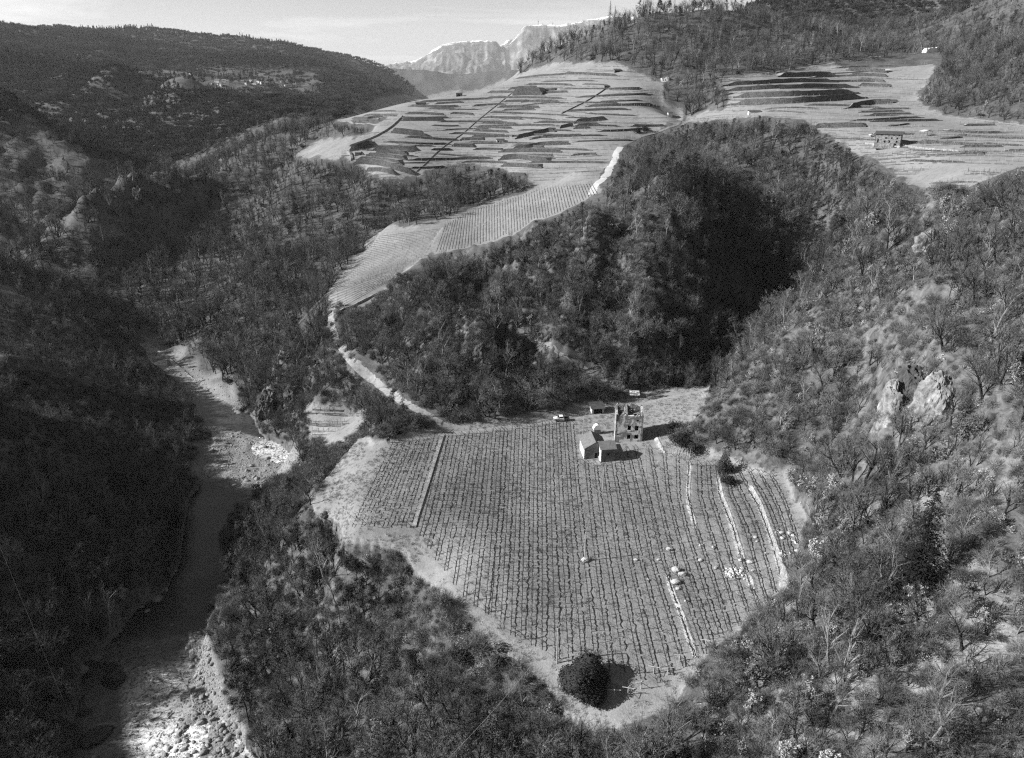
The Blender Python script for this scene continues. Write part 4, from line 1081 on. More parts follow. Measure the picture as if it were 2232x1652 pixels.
# terraces and right-hand fields: rows too many and too small to tell apart
def far_field(name, label, poly, vs, du, seed, us, stake):
    g = Geo(); r = random.Random(seed)
    for V_ in vs:
        V_ = V_ + r.uniform(-1.5, 1.5); tl = r.uniform(-.03, .03); pp = []
        for U_ in np.arange(us[0], us[1], du):
            q = pick(U_, V_ + 4.5 * math.sin(U_ * .011 + V_ * .02) + tl * (U_ - us[0] - 300)); pp.append(q if q is not None else np.array([0,0,-999.]))
        pp = np.array(pp); ins = inside(poly, pp[:,0], pp[:,1]) & (pp[:,2] > -500) & (np.hypot(pp[:,0], pp[:,1]) < 760)
        ins &= fbm(pp[:,0], pp[:,1], 1/28., 2, seed + 5) > -.30
        cur = []
        for q, i_ in zip(pp, list(ins) ):
            if i_ and (not cur or np.hypot(*(q - cur[-1])[:2]) < 14) and r.random() < .97: cur.append(q)
            else:
                if len(cur) > 3: far_row(g, np.array(cur), r, stake, r.choice([.05,.12,.2]), .10)
                cur = [q] if i_ else []
        if len(cur) > 3: far_row(g, np.array(cur), r, stake, .12, .10)
    o = g.build(name, [M_vine_far, M_stake, M_post]); return tag(o, label, kind='stuff')
far_field('hillside_vines', 'rows of vines and stakes covering the terraced hillside', PL['terr'], np.arange(140, 425, 5.0), 9, 3, (730, 1500), 5.0)
far_field('plateau_vines', 'rows of vines and stakes covering the fields on the plateau', PL['right'], np.arange(118, 430, 5.0), 9, 4, (1480, 2260), 4.5)
far_field('streamside_vines', 'faint vine rows in the small riverside field', PL['small'], np.arange(872, 980, 4), 9, 5, (645, 805), 4.0)

# ------------------------------------------------------------------ dry-stone terrace walls
t = MT('dry_stone_shaded'); vo = t.n('ShaderNodeTexVoronoi'); vo.inputs['Scale'].default_value = 2.4; t.l(t.pos(), vo.inputs['Vector'])
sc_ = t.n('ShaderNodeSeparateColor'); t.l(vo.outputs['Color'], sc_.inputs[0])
t.col(t.ma('MULTIPLY', t.mr(sc_.outputs[0], 0, 1, .035, .12), t.mr(t.noise(.3, 4), .3, .7, .7, 1.2))); t.bump(vo.outputs['Distance'], .8, .15); M_wall = t.m  # stone kept very dark: shade on the camera-facing walls put into the colour
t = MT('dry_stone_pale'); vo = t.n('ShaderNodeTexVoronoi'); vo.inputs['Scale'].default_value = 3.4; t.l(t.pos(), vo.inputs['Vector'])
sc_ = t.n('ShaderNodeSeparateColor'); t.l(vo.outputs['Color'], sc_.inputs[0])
t.col(t.ma('MULTIPLY', t.mr(sc_.outputs[0], 0, 1, .20, .38), t.mr(t.noise(.5, 4), .3, .7, .65, 1.15))); t.bump(vo.outputs['Distance'], .6, .12); M_wall_pale = t.m  # lighter copy of the same stone, for walls that face the sun
t = MT('terrace_soil'); t.col(t.mr(t.noise(.5, 6, .7), .3, .7, .14, .30)); M_bed = t.m
def uphill(x, y, e=2.0):
    gx_ = (height(x + e, y) - height(x - e, y)) / (2 * e); gy_ = (height(x, y + e) - height(x, y - e)) / (2 * e)
    return np.stack([gx_, gy_], -1)
def terrace(line, hpx, label, group, zs, hmin=.7, merge=None):
    """line: the wall's top edge as sighted; hpx: its height on that sheet"""
    L = []
    for (u0, v0), (u1, v1) in zip(line[:-1], line[1:]):
        k = max(2, int(math.hypot(u1 - u0, v1 - v0) / 3))
        for j in range(k): L.append((u0 + (u1 - u0) * j / k, v0 + (v1 - v0) * j / k))
    L.append(line[-1])
    base = []; hs = []
    for u, v in L:
        q = pick(u, v + hpx)
        if q is None: continue
        fw_ = proj(q)[2]; base.append(q); hs.append(max(hmin, 1.25 * hpx * fw_ / F))
    if len(base) < 3: return
    base = smooth_line(np.array(base), 4); hs = np.array(hs); n_ = len(base)
    hs = hs * (1 + .10 * fbm(base[:,0], base[:,1], .25, 2, 9)); en_ = np.clip(np.minimum(np.arange(n_), np.arange(n_)[::-1]) / (.10 * n_), .35, 1); hs = hs * en_
    top = base.copy(); top[:,2] += hs
    up_ = uphill(base[:,0], base[:,1], 6.); gmag = np.hypot(up_[:,0], up_[:,1]); dirn = up_ / np.maximum(gmag, 1e-3)[:,None]
    ln_ = np.clip(hs / np.maximum(gmag, .12), 1.5, 9)
    back = top.copy(); back[:,:2] += dirn * ln_[:,None]; back[:,2] = np.maximum(height(back[:,0], back[:,1]) - .15, top[:,2] - .4)
    inv = base[n_//2].copy()
    low = base.copy(); low[:,2] -= .8
    if merge is not None:
        th = top.copy(); th[:,:2] += dirn * .45
        merge.append((low, top, th, back)); return
    o = empty('terrace_wall', tuple(inv))
    th = top.copy(); th[:,:2] += dirn * .45
    w = np.concatenate([low, top, th]) - inv
    f = []
    for i in range(n_ - 1): f += [(i, i+1, n_+i+1, n_+i), (n_+i, n_+i+1, 2*n_+i+1, 2*n_+i)]
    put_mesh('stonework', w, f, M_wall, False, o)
    b_ = np.concatenate([th - [0,0,.04], back, low, low]) - inv
    f = [(i, i+1, n_+i+1, n_+i) for i in range(n_ - 1)]
    for e in (0, n_ - 1): f.append((e, n_ + e, 2*n_ + e, 3*n_ + e))
    put_mesh('terrace_bed', b_, f[:n_-1], M_bed, True, o)
    # end faces
    for e in (0, n_ - 1):
        g = Geo(); g.poly([tuple(low[e] - inv), tuple(top[e] - inv), tuple(back[e] - inv), tuple(back[e] - inv - np.array([0,0,1.5]))]); c = g.build('wall_end', M_wall, o)
    tag(o, label, 'wall', group)
WA = [([(765,685),(980,708),(1195,735)],55,'tall dark terrace wall left of centre, below the pale bed'),([(545,905),(700,900),(1090,915)],45,'dark terrace wall under the fan of close vine rows'),([(560,960),(720,955),(960,970)],40,'curved dark terrace wall, right of the square hut'),
      ([(460,985),(700,1000),(950,1035)],38,'dark terrace wall level with the foot of the square hut'),([(340,1030),(600,1045),(905,1090)],45,'long dark terrace wall just below the square hut'),([(300,1072),(420,1060),(640,1080),(850,1145),(1060,1200)],55,'longest curved terrace wall at the foot of the hillside'),
      ([(450,1170),(620,1165),(830,1215)],40,'lowest terrace wall above the wood'),([(260,905),(400,880),(530,840)],65,'terrace wall above and left of the square hut'),([(880,565),(1150,560),(1420,565)],32,'terrace wall above the pale bed'),([(930,490),(1150,490),(1420,505)],24,'terrace wall second above the pale bed'),
      ([(1290,375),(1640,355)],18,'thin terrace wall near the ridge huts'),([(1290,425),(1530,430)],14,'short thin terrace wall below the ridge huts'),([(420,520),(560,508),(830,520)],18,'terrace wall above the bend of road at the left ridge'),([(520,470),(820,465)],14,'topmost terrace wall of the left ridge'),([(370,585),(560,578)],12,'short terrace wall beside the bend of road'),
      ([(1600,800),(1890,800)],28,'terrace wall left of the stone hut by the stair'),([(1500,870),(1780,885)],32,'terrace wall right of the stair above the wood')]
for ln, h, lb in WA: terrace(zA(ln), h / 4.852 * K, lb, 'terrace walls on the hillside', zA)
WB = [([(450,420),(600,415),(780,415)],68,'tallest shadowed wall high on the hillside'),([(790,415),(930,405)],22,'low wall right of the tallest shadowed wall'),([(340,540),(560,535),(860,545)],22,'terrace wall next below the tallest wall'),([(280,600),(500,600),(750,605)],22,'terrace wall second below the tallest wall'),
      ([(200,660),(560,675)],18,'terrace wall third below the tallest wall'),([(160,715),(560,735)],20,'terrace wall fourth below the tallest wall'),([(100,780),(500,790)],18,'terrace wall fifth below the tallest wall'),([(50,825),(450,840)],18,'terrace wall sixth below the tallest wall'),([(10,865),(400,880)],20,'terrace wall seventh below the tallest wall'),([(0,925),(280,930)],16,'terrace wall just above the white-fronted hut'),
      ([(1140,765),(1280,745),(1490,725)],38,'dark retaining wall under the middle fields'),([(1080,725),(1300,728)],13,'thin wall above the dark retaining wall'),([(480,940),(640,905),(870,852),(930,858)],36,'long slanting wall right of the white-fronted hut'),([(980,828),(1100,800)],28,'upper end of the slanting wall'),
      ([(640,965),(880,925),(1250,915)],17,'thin wall below the slanting wall'),([(430,1062),(600,1045),(760,1010),(1080,1000)],34,'wavy wall in the middle of the lower terraces'),([(290,1090),(560,1085),(990,1090)],33,'straight wall below the wavy wall'),([(290,1170),(500,1145),(650,1170),(870,1190)],44,'humped dark wall near the bottom of the terraces'),
      ([(320,1245),(560,1250),(780,1265)],34,'dark wall second from the bottom of the terraces'),([(400,1345),(590,1355)],22,'short bottom wall at the edge of the wood'),([(1160,812),(1340,795)],24,'short wall right of the pale buttress'),([(1130,842),(1320,835)],18,'short low wall below the pale buttress'),
      ([(460,290),(700,262),(1000,240),(1200,225)],16,'long thin wall crossing the top field'),([(1560,400),(1900,395)],18,'wall in the upper middle field'),([(1450,485),(1900,465)],14,'thin wall in the middle field'),([(1400,550),(1900,530)],14,'second thin wall in the middle field')]
for ln, h, lb in WB: terrace(zB(ln), h / 4.464 * K, lb, 'terrace walls on the hillside', zB)
WC = [([(590,270),(1045,258)],26,'topmost wall of the striped terraces'),([(150,345),(700,312),(1065,315)],24,'second wall of the striped terraces'),([(150,388),(600,362),(1235,358)],24,'third wall of the striped terraces'),([(230,432),(700,417),(1235,398)],32,'fourth wall of the striped terraces'),([(215,487),(700,470),(1295,432)],36,'lowest and longest wall of the striped terraces'),
      ([(1150,515),(1320,485),(1505,475)],30,'slanting wall below and right of the striped terraces'),([(860,672),(1290,665)],30,'dark wall left of the stone farmhouse'),([(1320,545),(1640,540)],12,'upper of three thin walls above the farmhouse'),([(1320,585),(1670,580)],13,'middle of three thin walls above the farmhouse'),([(1320,640),(1600,635),(1900,630)],15,'lowest of three thin walls above the farmhouse'),
      ([(1130,220),(1200,225),(1460,240)],24,'upper zigzag wall in the top corner'),([(1160,262),(1460,275)],20,'second zigzag wall in the top corner'),([(1230,302),(1440,320)],18,'third zigzag wall in the top corner'),([(1230,345),(1480,355)],20,'lowest zigzag wall in the top corner'),([(2040,888),(2232,895)],20,'dark wall at the edge of the lower field'),([(1690,795),(1900,810),(2232,830)],18,'pale wall right of the stone farmhouse')]
for ln, h, lb in WC: terrace(zC(ln), h / 3.189 * K, lb, 'terrace walls on the plateau', zC)

# the many low tiers between them, too small to pick apart one by one
def tiers(name, label, poly, vr, us, hpx, seed, gap):
    r = random.Random(seed); acc = []; V_ = vr[0]
    while V_ < vr[1]:
        U_ = us[0] + r.uniform(0, 60)
        while U_ < us[1]:
            L = r.uniform(45, 190); ln = []; a = 3.5 * math.sin(U_ * .01 + V_); sl = r.uniform(-.05, .05)
            for k in range(5): ln.append((U_ + L * k / 4, V_ + a * math.sin(k * .8 + V_) * .6 + sl * L * k / 4))
            q = [pick(*c_) for c_ in ln]
            if all(c_ is not None and np.hypot(c_[0], c_[1]) < 760 for c_ in q):
                qa = np.array(q)
                if inside(poly, qa[:,0], qa[:,1]).all() and np.abs(np.diff(qa[:,1])).max() < 40: terrace(ln, hpx * r.uniform(.55, 1.25), '', '', None, .5, acc)
            U_ += L + r.uniform(*gap)
        V_ += r.uniform(6.5, 12)
    vw = []; fw2 = []; vb = []; fb = []
    for low, top, th, back in acc:
        n_ = len(low); k = sum(len(v_) for v_ in vw); vw += [low, top, th]
        for i in range(n_ - 1): fw2 += [(k+i, k+i+1, k+n_+i+1, k+n_+i), (k+n_+i, k+n_+i+1, k+2*n_+i+1, k+2*n_+i)]
        k = sum(len(v_) for v_ in vb); vb += [th - [0,0,.04], back]; fb += [(k+i, k+i+1, k+n_+i+1, k+n_+i) for i in range(n_ - 1)]
    fa = np.array(fw2 + [tuple(np.array(f_) + sum(len(v_) for v_ in vw)) for f_ in fb])
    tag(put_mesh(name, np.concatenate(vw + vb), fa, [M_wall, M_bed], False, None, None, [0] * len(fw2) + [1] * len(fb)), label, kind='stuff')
tiers('terrace_tiers', 'many low stone tiers stepping up the vineyard hillside', PL['terr'], (150, 400), (740, 1470), 3.6, 31, (10, 70))
tiers('plateau_tiers', 'low stone tiers crossing the fields on the plateau', PL['right'], (128, 400), (1490, 2230), 3.2, 33, (40, 200))
# free-standing walls that follow the ground (stairs, boundary walls)
def run_wall(name, label, p, hgt, th, mat, cat='wall', group=None, side=None):
    p = densify(smooth_line(np.array(p), 2), 1.2); n_ = len(p); d = np.gradient(p[:, :2], axis=0); L = np.hypot(d[:,0], d[:,1])[:,None]; nr = np.stack([-d[:,1], d[:,0]], 1) / np.maximum(L, 1e-6) * th / 2
    hv = hgt * (1 + .12 * fbm(p[:,0], p[:,1], .5, 2, 4)); z = height(p[:,0], p[:,1]); inv = np.array([p[n_//2,0], p[n_//2,1], z[n_//2]])
    a = np.column_stack([p[:,:2] - nr * 1.25, z - .6]); b = np.column_stack([p[:,:2] - nr, z + hv]); c = np.column_stack([p[:,:2] + nr, z + hv]); e = np.column_stack([p[:,:2] + nr * 1.25, z - .6])
    w = np.stack([a, b, c, e], 1).reshape(-1, 3) - inv; f = []
    for i in range(n_ - 1):
        for j in range(3): f.append((4*i+j, 4*i+j+1, 4*i+4+j+1, 4*i+4+j))
    f += [(0,1,2,3), (4*n_-1, 4*n_-2, 4*n_-3, 4*n_-4)]
    o = put_mesh(name, w, f, mat, False); o.location = tuple(inv); return tag(o, label, cat, group)
run_wall('stone_wall', 'long diagonal stair wall dropping across the terraces', picks(zA([(2225,260),(2130,340),(1990,450),(1850,560),(1700,690),(1560,800),(1430,890),(1310,985),(1190,1110),(1070,1210)])), .55, .35, M_track, group='diagonal stair walls')
run_wall('stone_wall', 'diagonal stair wall from the tiny hut down the middle field', picks(zB([(1530,385),(1430,460),(1330,530),(1160,610),(1000,690)])), .8, .4, M_wall, group='diagonal stair walls')
run_wall('stone_wall', 'pale boundary wall along the terraces left edge', picks(zA([(900,540),(780,660),(700,730),(570,800),(420,850),(260,905)])), 1.2, 1.2, M_wall_pale)
run_wall('stone_wall', 'pale wall bend beside the square hut', picks(zA([(170,985),(240,960),(330,1000),(290,1075)])), 1.6, 1.6, M_wall_pale)
run_wall('stone_wall', 'pale dividing wall between the two vineyards', picks(zE([(1360,215),(1290,430),(1200,720),(1100,1040),(1000,1350),(965,1480)])), .3, .95, M_wall_pale)
run_wall('stone_wall', 'pale thin wall along the bottom of the tongue', picks([(728,690),(770,668),(820,642)]), .9, .7, M_wall_pale)
# retaining walls stepping up the slope on the vineyard's right side: face lit from the left
def step_wall(label, p, hgt):
    p = densify(smooth_line(np.array(p), 3), .6); n_ = len(p); d = np.gradient(p[:, :2], axis=0); L = np.hypot(d[:,0], d[:,1])[:,None]; nr = np.stack([-d[:,1], d[:,0]], 1) / np.maximum(L, 1e-6)
    nr = np.where((nr[:,0] > 0)[:,None], nr, -nr)      # to the uphill side
    hl = lambda o_: height(p[:,0] + nr[:,0] * o_, p[:,1] + nr[:,1] * o_)
    zl = hl(-.9); zr_ = np.maximum(hl(1.5), hl(1.0)); jag = .14 * fbm(p[:,0], p[:,1], 1.1, 2, 14); inv = np.array([p[n_//2,0], p[n_//2,1], zl[n_//2]])
    wob = .18 * fbm(p[:,0], p[:,1], .8, 2, 44)
    rows_ = [np.column_stack([p[:,:2] + nr * (-.55 + wob)[:,None], zl - .3]), np.column_stack([p[:,:2] + nr * (.02 + wob)[:,None], zl + (zr_ - zl) * .55]), np.column_stack([p[:,:2] + nr * (.5 + wob * .5)[:,None], zr_ + .06 + jag]), np.column_stack([p[:,:2] + nr * 1.35, zr_ - .12])]
    w = np.stack(rows_, 1).reshape(-1, 3) - inv; f = []
    for i in range(n_ - 1):
        for j in range(3): f.append((4*i+j, 4*i+j+1, 4*i+4+j+1, 4*i+4+j))
    o = put_mesh('retaining_wall', w, f, M_wall_pale, False); o.location = tuple(inv)
    return tag(o, label, 'wall', 'pale retaining walls in the vineyard')
for sp_, sh_, lb_ in STEPS: step_wall(lb_, sp_, sh_)
# ------------------------------------------------------------------ stones
t = MT('stone'); oi = t.n('ShaderNodeObjectInfo'); t.col(t.ma('MULTIPLY', t.mr(t.noise(1.2, 6, .7, t.obj()), .3, .7, .14, .36), t.mr(oi.outputs['Random'], 0, 1, .7, 1.2))); t.bump(t.noise(4, 5, .7, t.obj()), .6, .06); M_stone = t.m
t = MT('wet_stone'); t.col(t.mr(t.noise(1.2, 6, .7, t.obj()), .3, .7, .02, .07)); t.b.inputs['Roughness'].default_value = .5; M_stone_wet = t.m
t = MT('pale_stone'); t.col(t.mr(t.noise(1.2, 6, .7, t.obj()), .3, .7, .32, .62)); t.bump(t.noise(4, 5, .7, t.obj()), .6, .06); M_stone_pale = t.m
def rock_mesh(seed, sub=2, sq=.7, ang=.5):
    r = random.Random(seed); bm = bmesh.new(); bmesh.ops.create_icosphere(bm, subdivisions=sub, radius=1)
    cuts = [(Vector((r.gauss(0,1), r.gauss(0,1), r.gauss(0,1))).normalized(), r.uniform(.55,.9)) for _ in range(7)]
    for v in bm.verts:
        p = v.co.copy()
        for n_, d_ in cuts:
            e = p.dot(n_) - d_
            if e > 0: p -= n_ * e * (.6 + ang * .4)
        p *= 1 + .12 * mnoise.noise(p * 2.1 + Vector((seed, 0, 0)))
        p.x *= r.uniform(.995,1.005) * 1.15; p.z *= sq; v.co = p
    me = bpy.data.meshes.new('boulder'); bm.to_mesh(me); bm.free(); me.materials.append(M_stone); return me
ROCKS = [rock_mesh(i, 2, .55 + .08 * (i % 4)) for i in range(6)]
ROCKS_P = []
for m_ in ROCKS: c_ = m_.copy(); c_.materials.clear(); c_.materials.append(M_stone_pale); ROCKS_P.append(c_)
ROCKS_S = [rock_mesh(20 + i, 1, .6) for i in range(4)]
PROTO['cobble'] = [(None, None, m) for m in ROCKS_S]
# river stones
xs = []; ys = []
for poly in PLg:
    bb = np.array(poly)[:, :2]; k = 4200
    a = rg.uniform(bb[:,0].min(), bb[:,0].max(), k); b = rg.uniform(bb[:,1].min(), bb[:,1].max(), k); m = inside(poly, a, b); xs.append(a[m]); ys.append(b[m])
for s0, s1, k in ((0,4,900),(8.5,12,500),(13.5,17,300)):
    tt = rg.uniform(s0 / 17, s1 / 17, k) * (M_R - 1); w_ = rg.uniform(.05, .95, k); i_ = tt.astype(int)
    c = bl[i_] * (1 - w_)[:,None] + br[i_] * w_[:,None]; xs.append(c[:,0]); ys.append(c[:,1])
tt = rg.uniform(2.5 / 17, 9.5 / 17, 900) * (M_R - 1); w_ = np.where(rg.random(900) < .5, rg.uniform(-.03, .10, 900), rg.uniform(.88, 1.03, 900)); i_ = tt.astype(int)
c = bl[i_] * (1 - w_)[:,None] + br[i_] * w_[:,None]; xs.append(c[:,0]); ys.append(c[:,1])
x = np.concatenate(xs); y = np.concatenate(ys); z = height(x, y); u_, v_, f_ = projv(x, y, z)
size = np.clip(rg.lognormal(-1.55, .5, len(x)), .08, .75)
order = np.argsort(-(size / f_)); vis = visible(x, y, z, .8) & (u_ > 0) & (u_ < 2232) & (v_ < 1660)
big_i = [i for i in order if vis[i]][:170]
for i in big_i:
    o = bpy.data.objects.new('river_boulder', ROCKS[int(rg.integers(6))]); COL.objects.link(o); o.location = (x[i], y[i], z[i] + size[i] * .15); s_ = size[i] * 1.25; o.scale = (s_, s_ * rg.uniform(.7,1.1), s_); o.rotation_euler = (0,0,rg.uniform(0,6.28))
    pn = 'in the foaming rapids at the bottom' if v_[i] > 1340 else ('on the pale gravel bar below the small weir' if v_[i] > 930 else 'on the sunlit gravel bar upstream')
    tag(o, 'rounded grey boulder ' + pn, 'boulder', 'river boulders ' + pn)
mm = np.ones(len(x), bool); mm[big_i] = False
gn_stuff('cobbles', 'grey cobbles lying along the river bed', dict(x=x, y=y, z=z + .02, kind=np.full(len(x), 'cobble', dtype='<U18'), s=size), mm)
def boulder(U, V, s, label, group=None, mi=0, wet=False, sq=1., rz=0., lift=.2, name='boulder', pale=False):
    q = pick(U, V); o = bpy.data.objects.new(name, ROCKS[mi % 6]); COL.objects.link(o); o.location = (q[0], q[1], q[2] + s * lift); o.scale = (s, s * .9, s * sq); o.rotation_euler = (0,0,rz)
    if pale: o.data = ROCKS_P[mi % 6]
    if wet:
        o.data = ROCKS[mi % 6].copy(); o.data.materials.clear(); o.data.materials.append(M_stone_wet)
    return tag(o, label, 'boulder', group)
bI = zI([(1070,1095),(510,1080),(710,1140),(600,1490),(980,630),(530,1340),(930,1535)])
boulder(*bI[0], 2.1, 'large smooth pale boulder standing in the rapids', None, 1); boulder(*bI[1], 1.7, 'angular pale boulder at the left bank of the pool', None, 2, False, 1.3)
boulder(*bI[2], 2.9, 'big dark mossy boulder in the stream', None, 3, True, 1.1); boulder(*bI[3], 3.4, 'long dark wet rock slab at the bottom of the stream', None, 4, True, .6, .6); boulder(*bI[4], 1.8, 'pale scarred rock under the shaded river bank', None, 5)
boulder(*bI[5], 1.6, 'dark rock at the foot of the cable', None, 0, True); boulder(*bI[6], .9, 'rounded pale stone low in the rapids', None, 2)
bH = zH([(362,485),(1032,398),(1085,567),(1132,603),(1085,662),(1097,710),(1280,485),(1675,500),(1385,382),(1285,368),(1605,485),(1715,300),(1730,332),(765,480),(860,640),(1165,810),(945,480)])
lbH = ['white boulder at the foot of the thin pole','lone grey boulder between vine rows','largest of the pale boulders amid the vines','angular boulder touching the largest one','pale boulder standing apart below the large pair','small pale stone next to the lower boulder','small white stone among the vines','dark-sided boulder by the rubble heap','small dark stone left of the middle wall','small dark stone near the short wall end','boulder on the tail of the middle wall','pale stone between the two long walls','smaller stone below the pale one between walls','low stone right of the white boulder','flat stone in the bare patch of vines','small stone by the low pale wall','stone on the wall head amid the vines']
szH = [.95,.75,1.0,.85,.95,.5,.55,.7,.5,.5,.6,.5,.35,.5,.4,.4,.4]
for i, (q, lb, s_) in enumerate(zip(bH, lbH, szH)): boulder(*q, s_ * .98, lb, 'boulders in the vineyard', i, False, 1.1, 0., .35, 'boulder', True)
r = random.Random(8)
for k in range(70):       # rubble heap
    a = r.uniform(0, 6.28); rr = abs(r.gauss(0, .5)); u, v = zH([(1545 + 100 * rr * math.cos(a), 580 + 52 * rr * math.sin(a))])[0]
    boulder(u, v, r.uniform(.22,.5), 'pale broken stone in the rubble heap below the middle wall', 'stones of the rubble heap', k, False, 1., r.uniform(0,6), .4, 'rubble_stone', True)
for k, (xx, yy) in enumerate([(1895,262),(1925,270),(1928,310),(1990,268),(2025,290),(2020,325),(1940,415),(1930,435),(1950,450),(2000,425),(2050,410),(2065,415),(2045,345),(1800,432)]):
    u, v = zH([(xx, yy)])[0]; boulder(u, v, r.uniform(.35,.65), 'pale stone scattered right of the widest retaining wall', 'scattered stones at the slope foot', k, False, 1., r.uniform(0,6), .35, 'boulder', True)
for k, (xx, yy) in enumerate([(15,110),(40,120),(35,100),(60,155),(75,165),(45,150)]):
    u, v = zoomer(800,1245,2.48)([(xx, yy)])[0]; boulder(u, v, r.uniform(.6,1.0), 'dark jagged rock at the meadow left tip', 'jagged rocks at the meadow tip', k, True, 1.3, r.uniform(0,6))
# single crags that stand clear of the slope
def crag(name, label, U, V, size, seed, mat, tilt=(0,0,0)):
    q = pick(U, V); bm = bmesh.new(); bmesh.ops.create_icosphere(bm, subdivisions=5, radius=1)
    for v in bm.verts:
        p = v.co.copy(); w_ = Vector((p.x * size[0], p.y * size[1], p.z * size[2]))
        n_ = mnoise.fractal(w_ * .22 + Vector((seed,0,0)), .7, 2.1, 6)
        st = mnoise.noise(Vector((w_.x * .35, w_.y * .35, w_.z * .06)) + Vector((0,seed,0))); bl_ = math.floor(w_.z * .7 + 2 * st) * .06
        f = 1 + .32 * n_ + .4 * abs(st) * (1 - abs(p.z)) - .2 + bl_ * .35 + .22 * mnoise.turbulence(w_ * .45 + Vector((seed, seed, 0)), 4, True)
        v.co = Vector((w_.x * f, w_.y * f, w_.z * (1 + .3 * n_)))
    me = bpy.data.meshes.new(name); bm.to_mesh(me); bm.free(); me.materials.append(mat); o = bpy.data.objects.new(name, me); COL.objects.link(o); o.location = (q[0], q[1], q[2] - size[2] * .15); o.rotation_euler = tilt
    return tag(o, label, 'rock')
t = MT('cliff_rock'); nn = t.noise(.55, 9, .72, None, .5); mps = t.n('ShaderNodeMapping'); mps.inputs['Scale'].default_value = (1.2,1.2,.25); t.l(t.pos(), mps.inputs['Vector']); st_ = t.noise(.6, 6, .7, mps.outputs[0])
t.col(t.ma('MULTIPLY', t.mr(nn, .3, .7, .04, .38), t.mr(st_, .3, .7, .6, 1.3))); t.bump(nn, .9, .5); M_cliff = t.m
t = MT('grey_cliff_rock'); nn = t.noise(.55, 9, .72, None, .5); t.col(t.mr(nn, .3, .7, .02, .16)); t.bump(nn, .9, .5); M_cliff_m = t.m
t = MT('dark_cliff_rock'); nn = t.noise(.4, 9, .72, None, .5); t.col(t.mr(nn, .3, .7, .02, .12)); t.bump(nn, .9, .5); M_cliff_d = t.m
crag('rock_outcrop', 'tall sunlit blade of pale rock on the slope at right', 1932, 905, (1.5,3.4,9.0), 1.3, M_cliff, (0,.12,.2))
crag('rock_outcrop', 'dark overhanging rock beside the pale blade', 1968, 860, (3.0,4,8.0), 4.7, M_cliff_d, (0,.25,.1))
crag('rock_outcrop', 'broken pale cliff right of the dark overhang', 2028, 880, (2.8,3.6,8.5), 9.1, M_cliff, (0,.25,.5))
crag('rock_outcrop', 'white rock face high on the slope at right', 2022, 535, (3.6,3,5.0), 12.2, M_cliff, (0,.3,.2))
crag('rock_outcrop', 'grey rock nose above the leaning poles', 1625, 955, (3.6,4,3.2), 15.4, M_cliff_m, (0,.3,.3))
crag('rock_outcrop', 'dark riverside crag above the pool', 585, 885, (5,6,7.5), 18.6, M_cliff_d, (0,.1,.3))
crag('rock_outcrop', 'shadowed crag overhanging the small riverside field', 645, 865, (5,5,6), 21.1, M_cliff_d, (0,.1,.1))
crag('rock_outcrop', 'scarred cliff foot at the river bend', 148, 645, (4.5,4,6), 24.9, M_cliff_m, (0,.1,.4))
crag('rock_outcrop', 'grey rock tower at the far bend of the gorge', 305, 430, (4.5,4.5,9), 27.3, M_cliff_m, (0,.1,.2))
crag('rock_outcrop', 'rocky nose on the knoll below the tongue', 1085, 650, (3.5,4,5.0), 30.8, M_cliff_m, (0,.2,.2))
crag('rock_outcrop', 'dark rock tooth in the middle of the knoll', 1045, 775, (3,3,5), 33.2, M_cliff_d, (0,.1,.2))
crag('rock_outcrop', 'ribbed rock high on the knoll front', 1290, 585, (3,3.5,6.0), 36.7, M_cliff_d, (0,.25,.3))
# ------------------------------------------------------------------ buildings
def plaster(name, a, b, stain=.5):
    t = MT(name); n1 = t.noise(.55, 6, .65, t.obj(), .4); n2 = t.noise(2.5, 5, .7, t.obj())
    patch = t.mr(n1, .46, .54)
    t.col(t.ma('MULTIPLY', t.mix(patch, a, b), t.mr(n2, .3, .7, 1 - stain * .4, 1 + stain * .25))); t.bump(t.ma('ADD', n2, patch), .5, .04); return t.m
M_pl_ruin = plaster('ruin_plaster', .16, .5, .8); M_pl_pale = plaster('pale_plaster', .55, .72, .3); M_pl_grey = plaster('grey_and_shaded_render', .12, .2, .5); M_white = plain('white_paint', .78, .06, 2., .6)
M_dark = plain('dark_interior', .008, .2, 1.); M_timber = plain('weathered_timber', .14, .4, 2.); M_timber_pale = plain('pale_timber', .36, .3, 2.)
def stone_mat(name, lo, hi, s):
    t = MT(name); vo = t.n('ShaderNodeTexVoronoi'); vo.inputs['Scale'].default_value = s; t.l(t.obj(), vo.inputs['Vector']); sp_ = t.n('ShaderNodeSeparateColor'); t.l(vo.outputs['Color'], sp_.inputs[0])
    t.col(t.ma('MULTIPLY', t.mr(sp_.outputs[0], 0, 1, lo, hi), t.mr(t.noise(.5, 4, .6, t.obj()), .3, .7, .75, 1.2))); t.bump(vo.outputs['Distance'], .6, .08); return t.m
M_rubble = stone_mat('rubble_masonry', .10, .30, 2.6)
def roof_mat(name, g):
    t = MT(name); w = t.n('ShaderNodeTexWave'); w.inputs['Scale'].default_value = 1.6; w.inputs['Distortion'].default_value = .6; t.l(t.obj(), w.inputs['Vector'])
    t.col(t.ma('MULTIPLY', t.mr(t.noise(1.1, 6, .7, t.obj()), .3, .7, .65 * g, 1.35 * g), t.mr(w.outputs['Fac'], 0, 1, .85, 1.1))); t.bump(w.outputs['Fac'], .4, .05); return t.m
M_tile = roof_mat('old_tiles', .16); M_tile_d = roof_mat('dark_tiles', .07); M_tin = roof_mat('corrugated_sheet', .5)

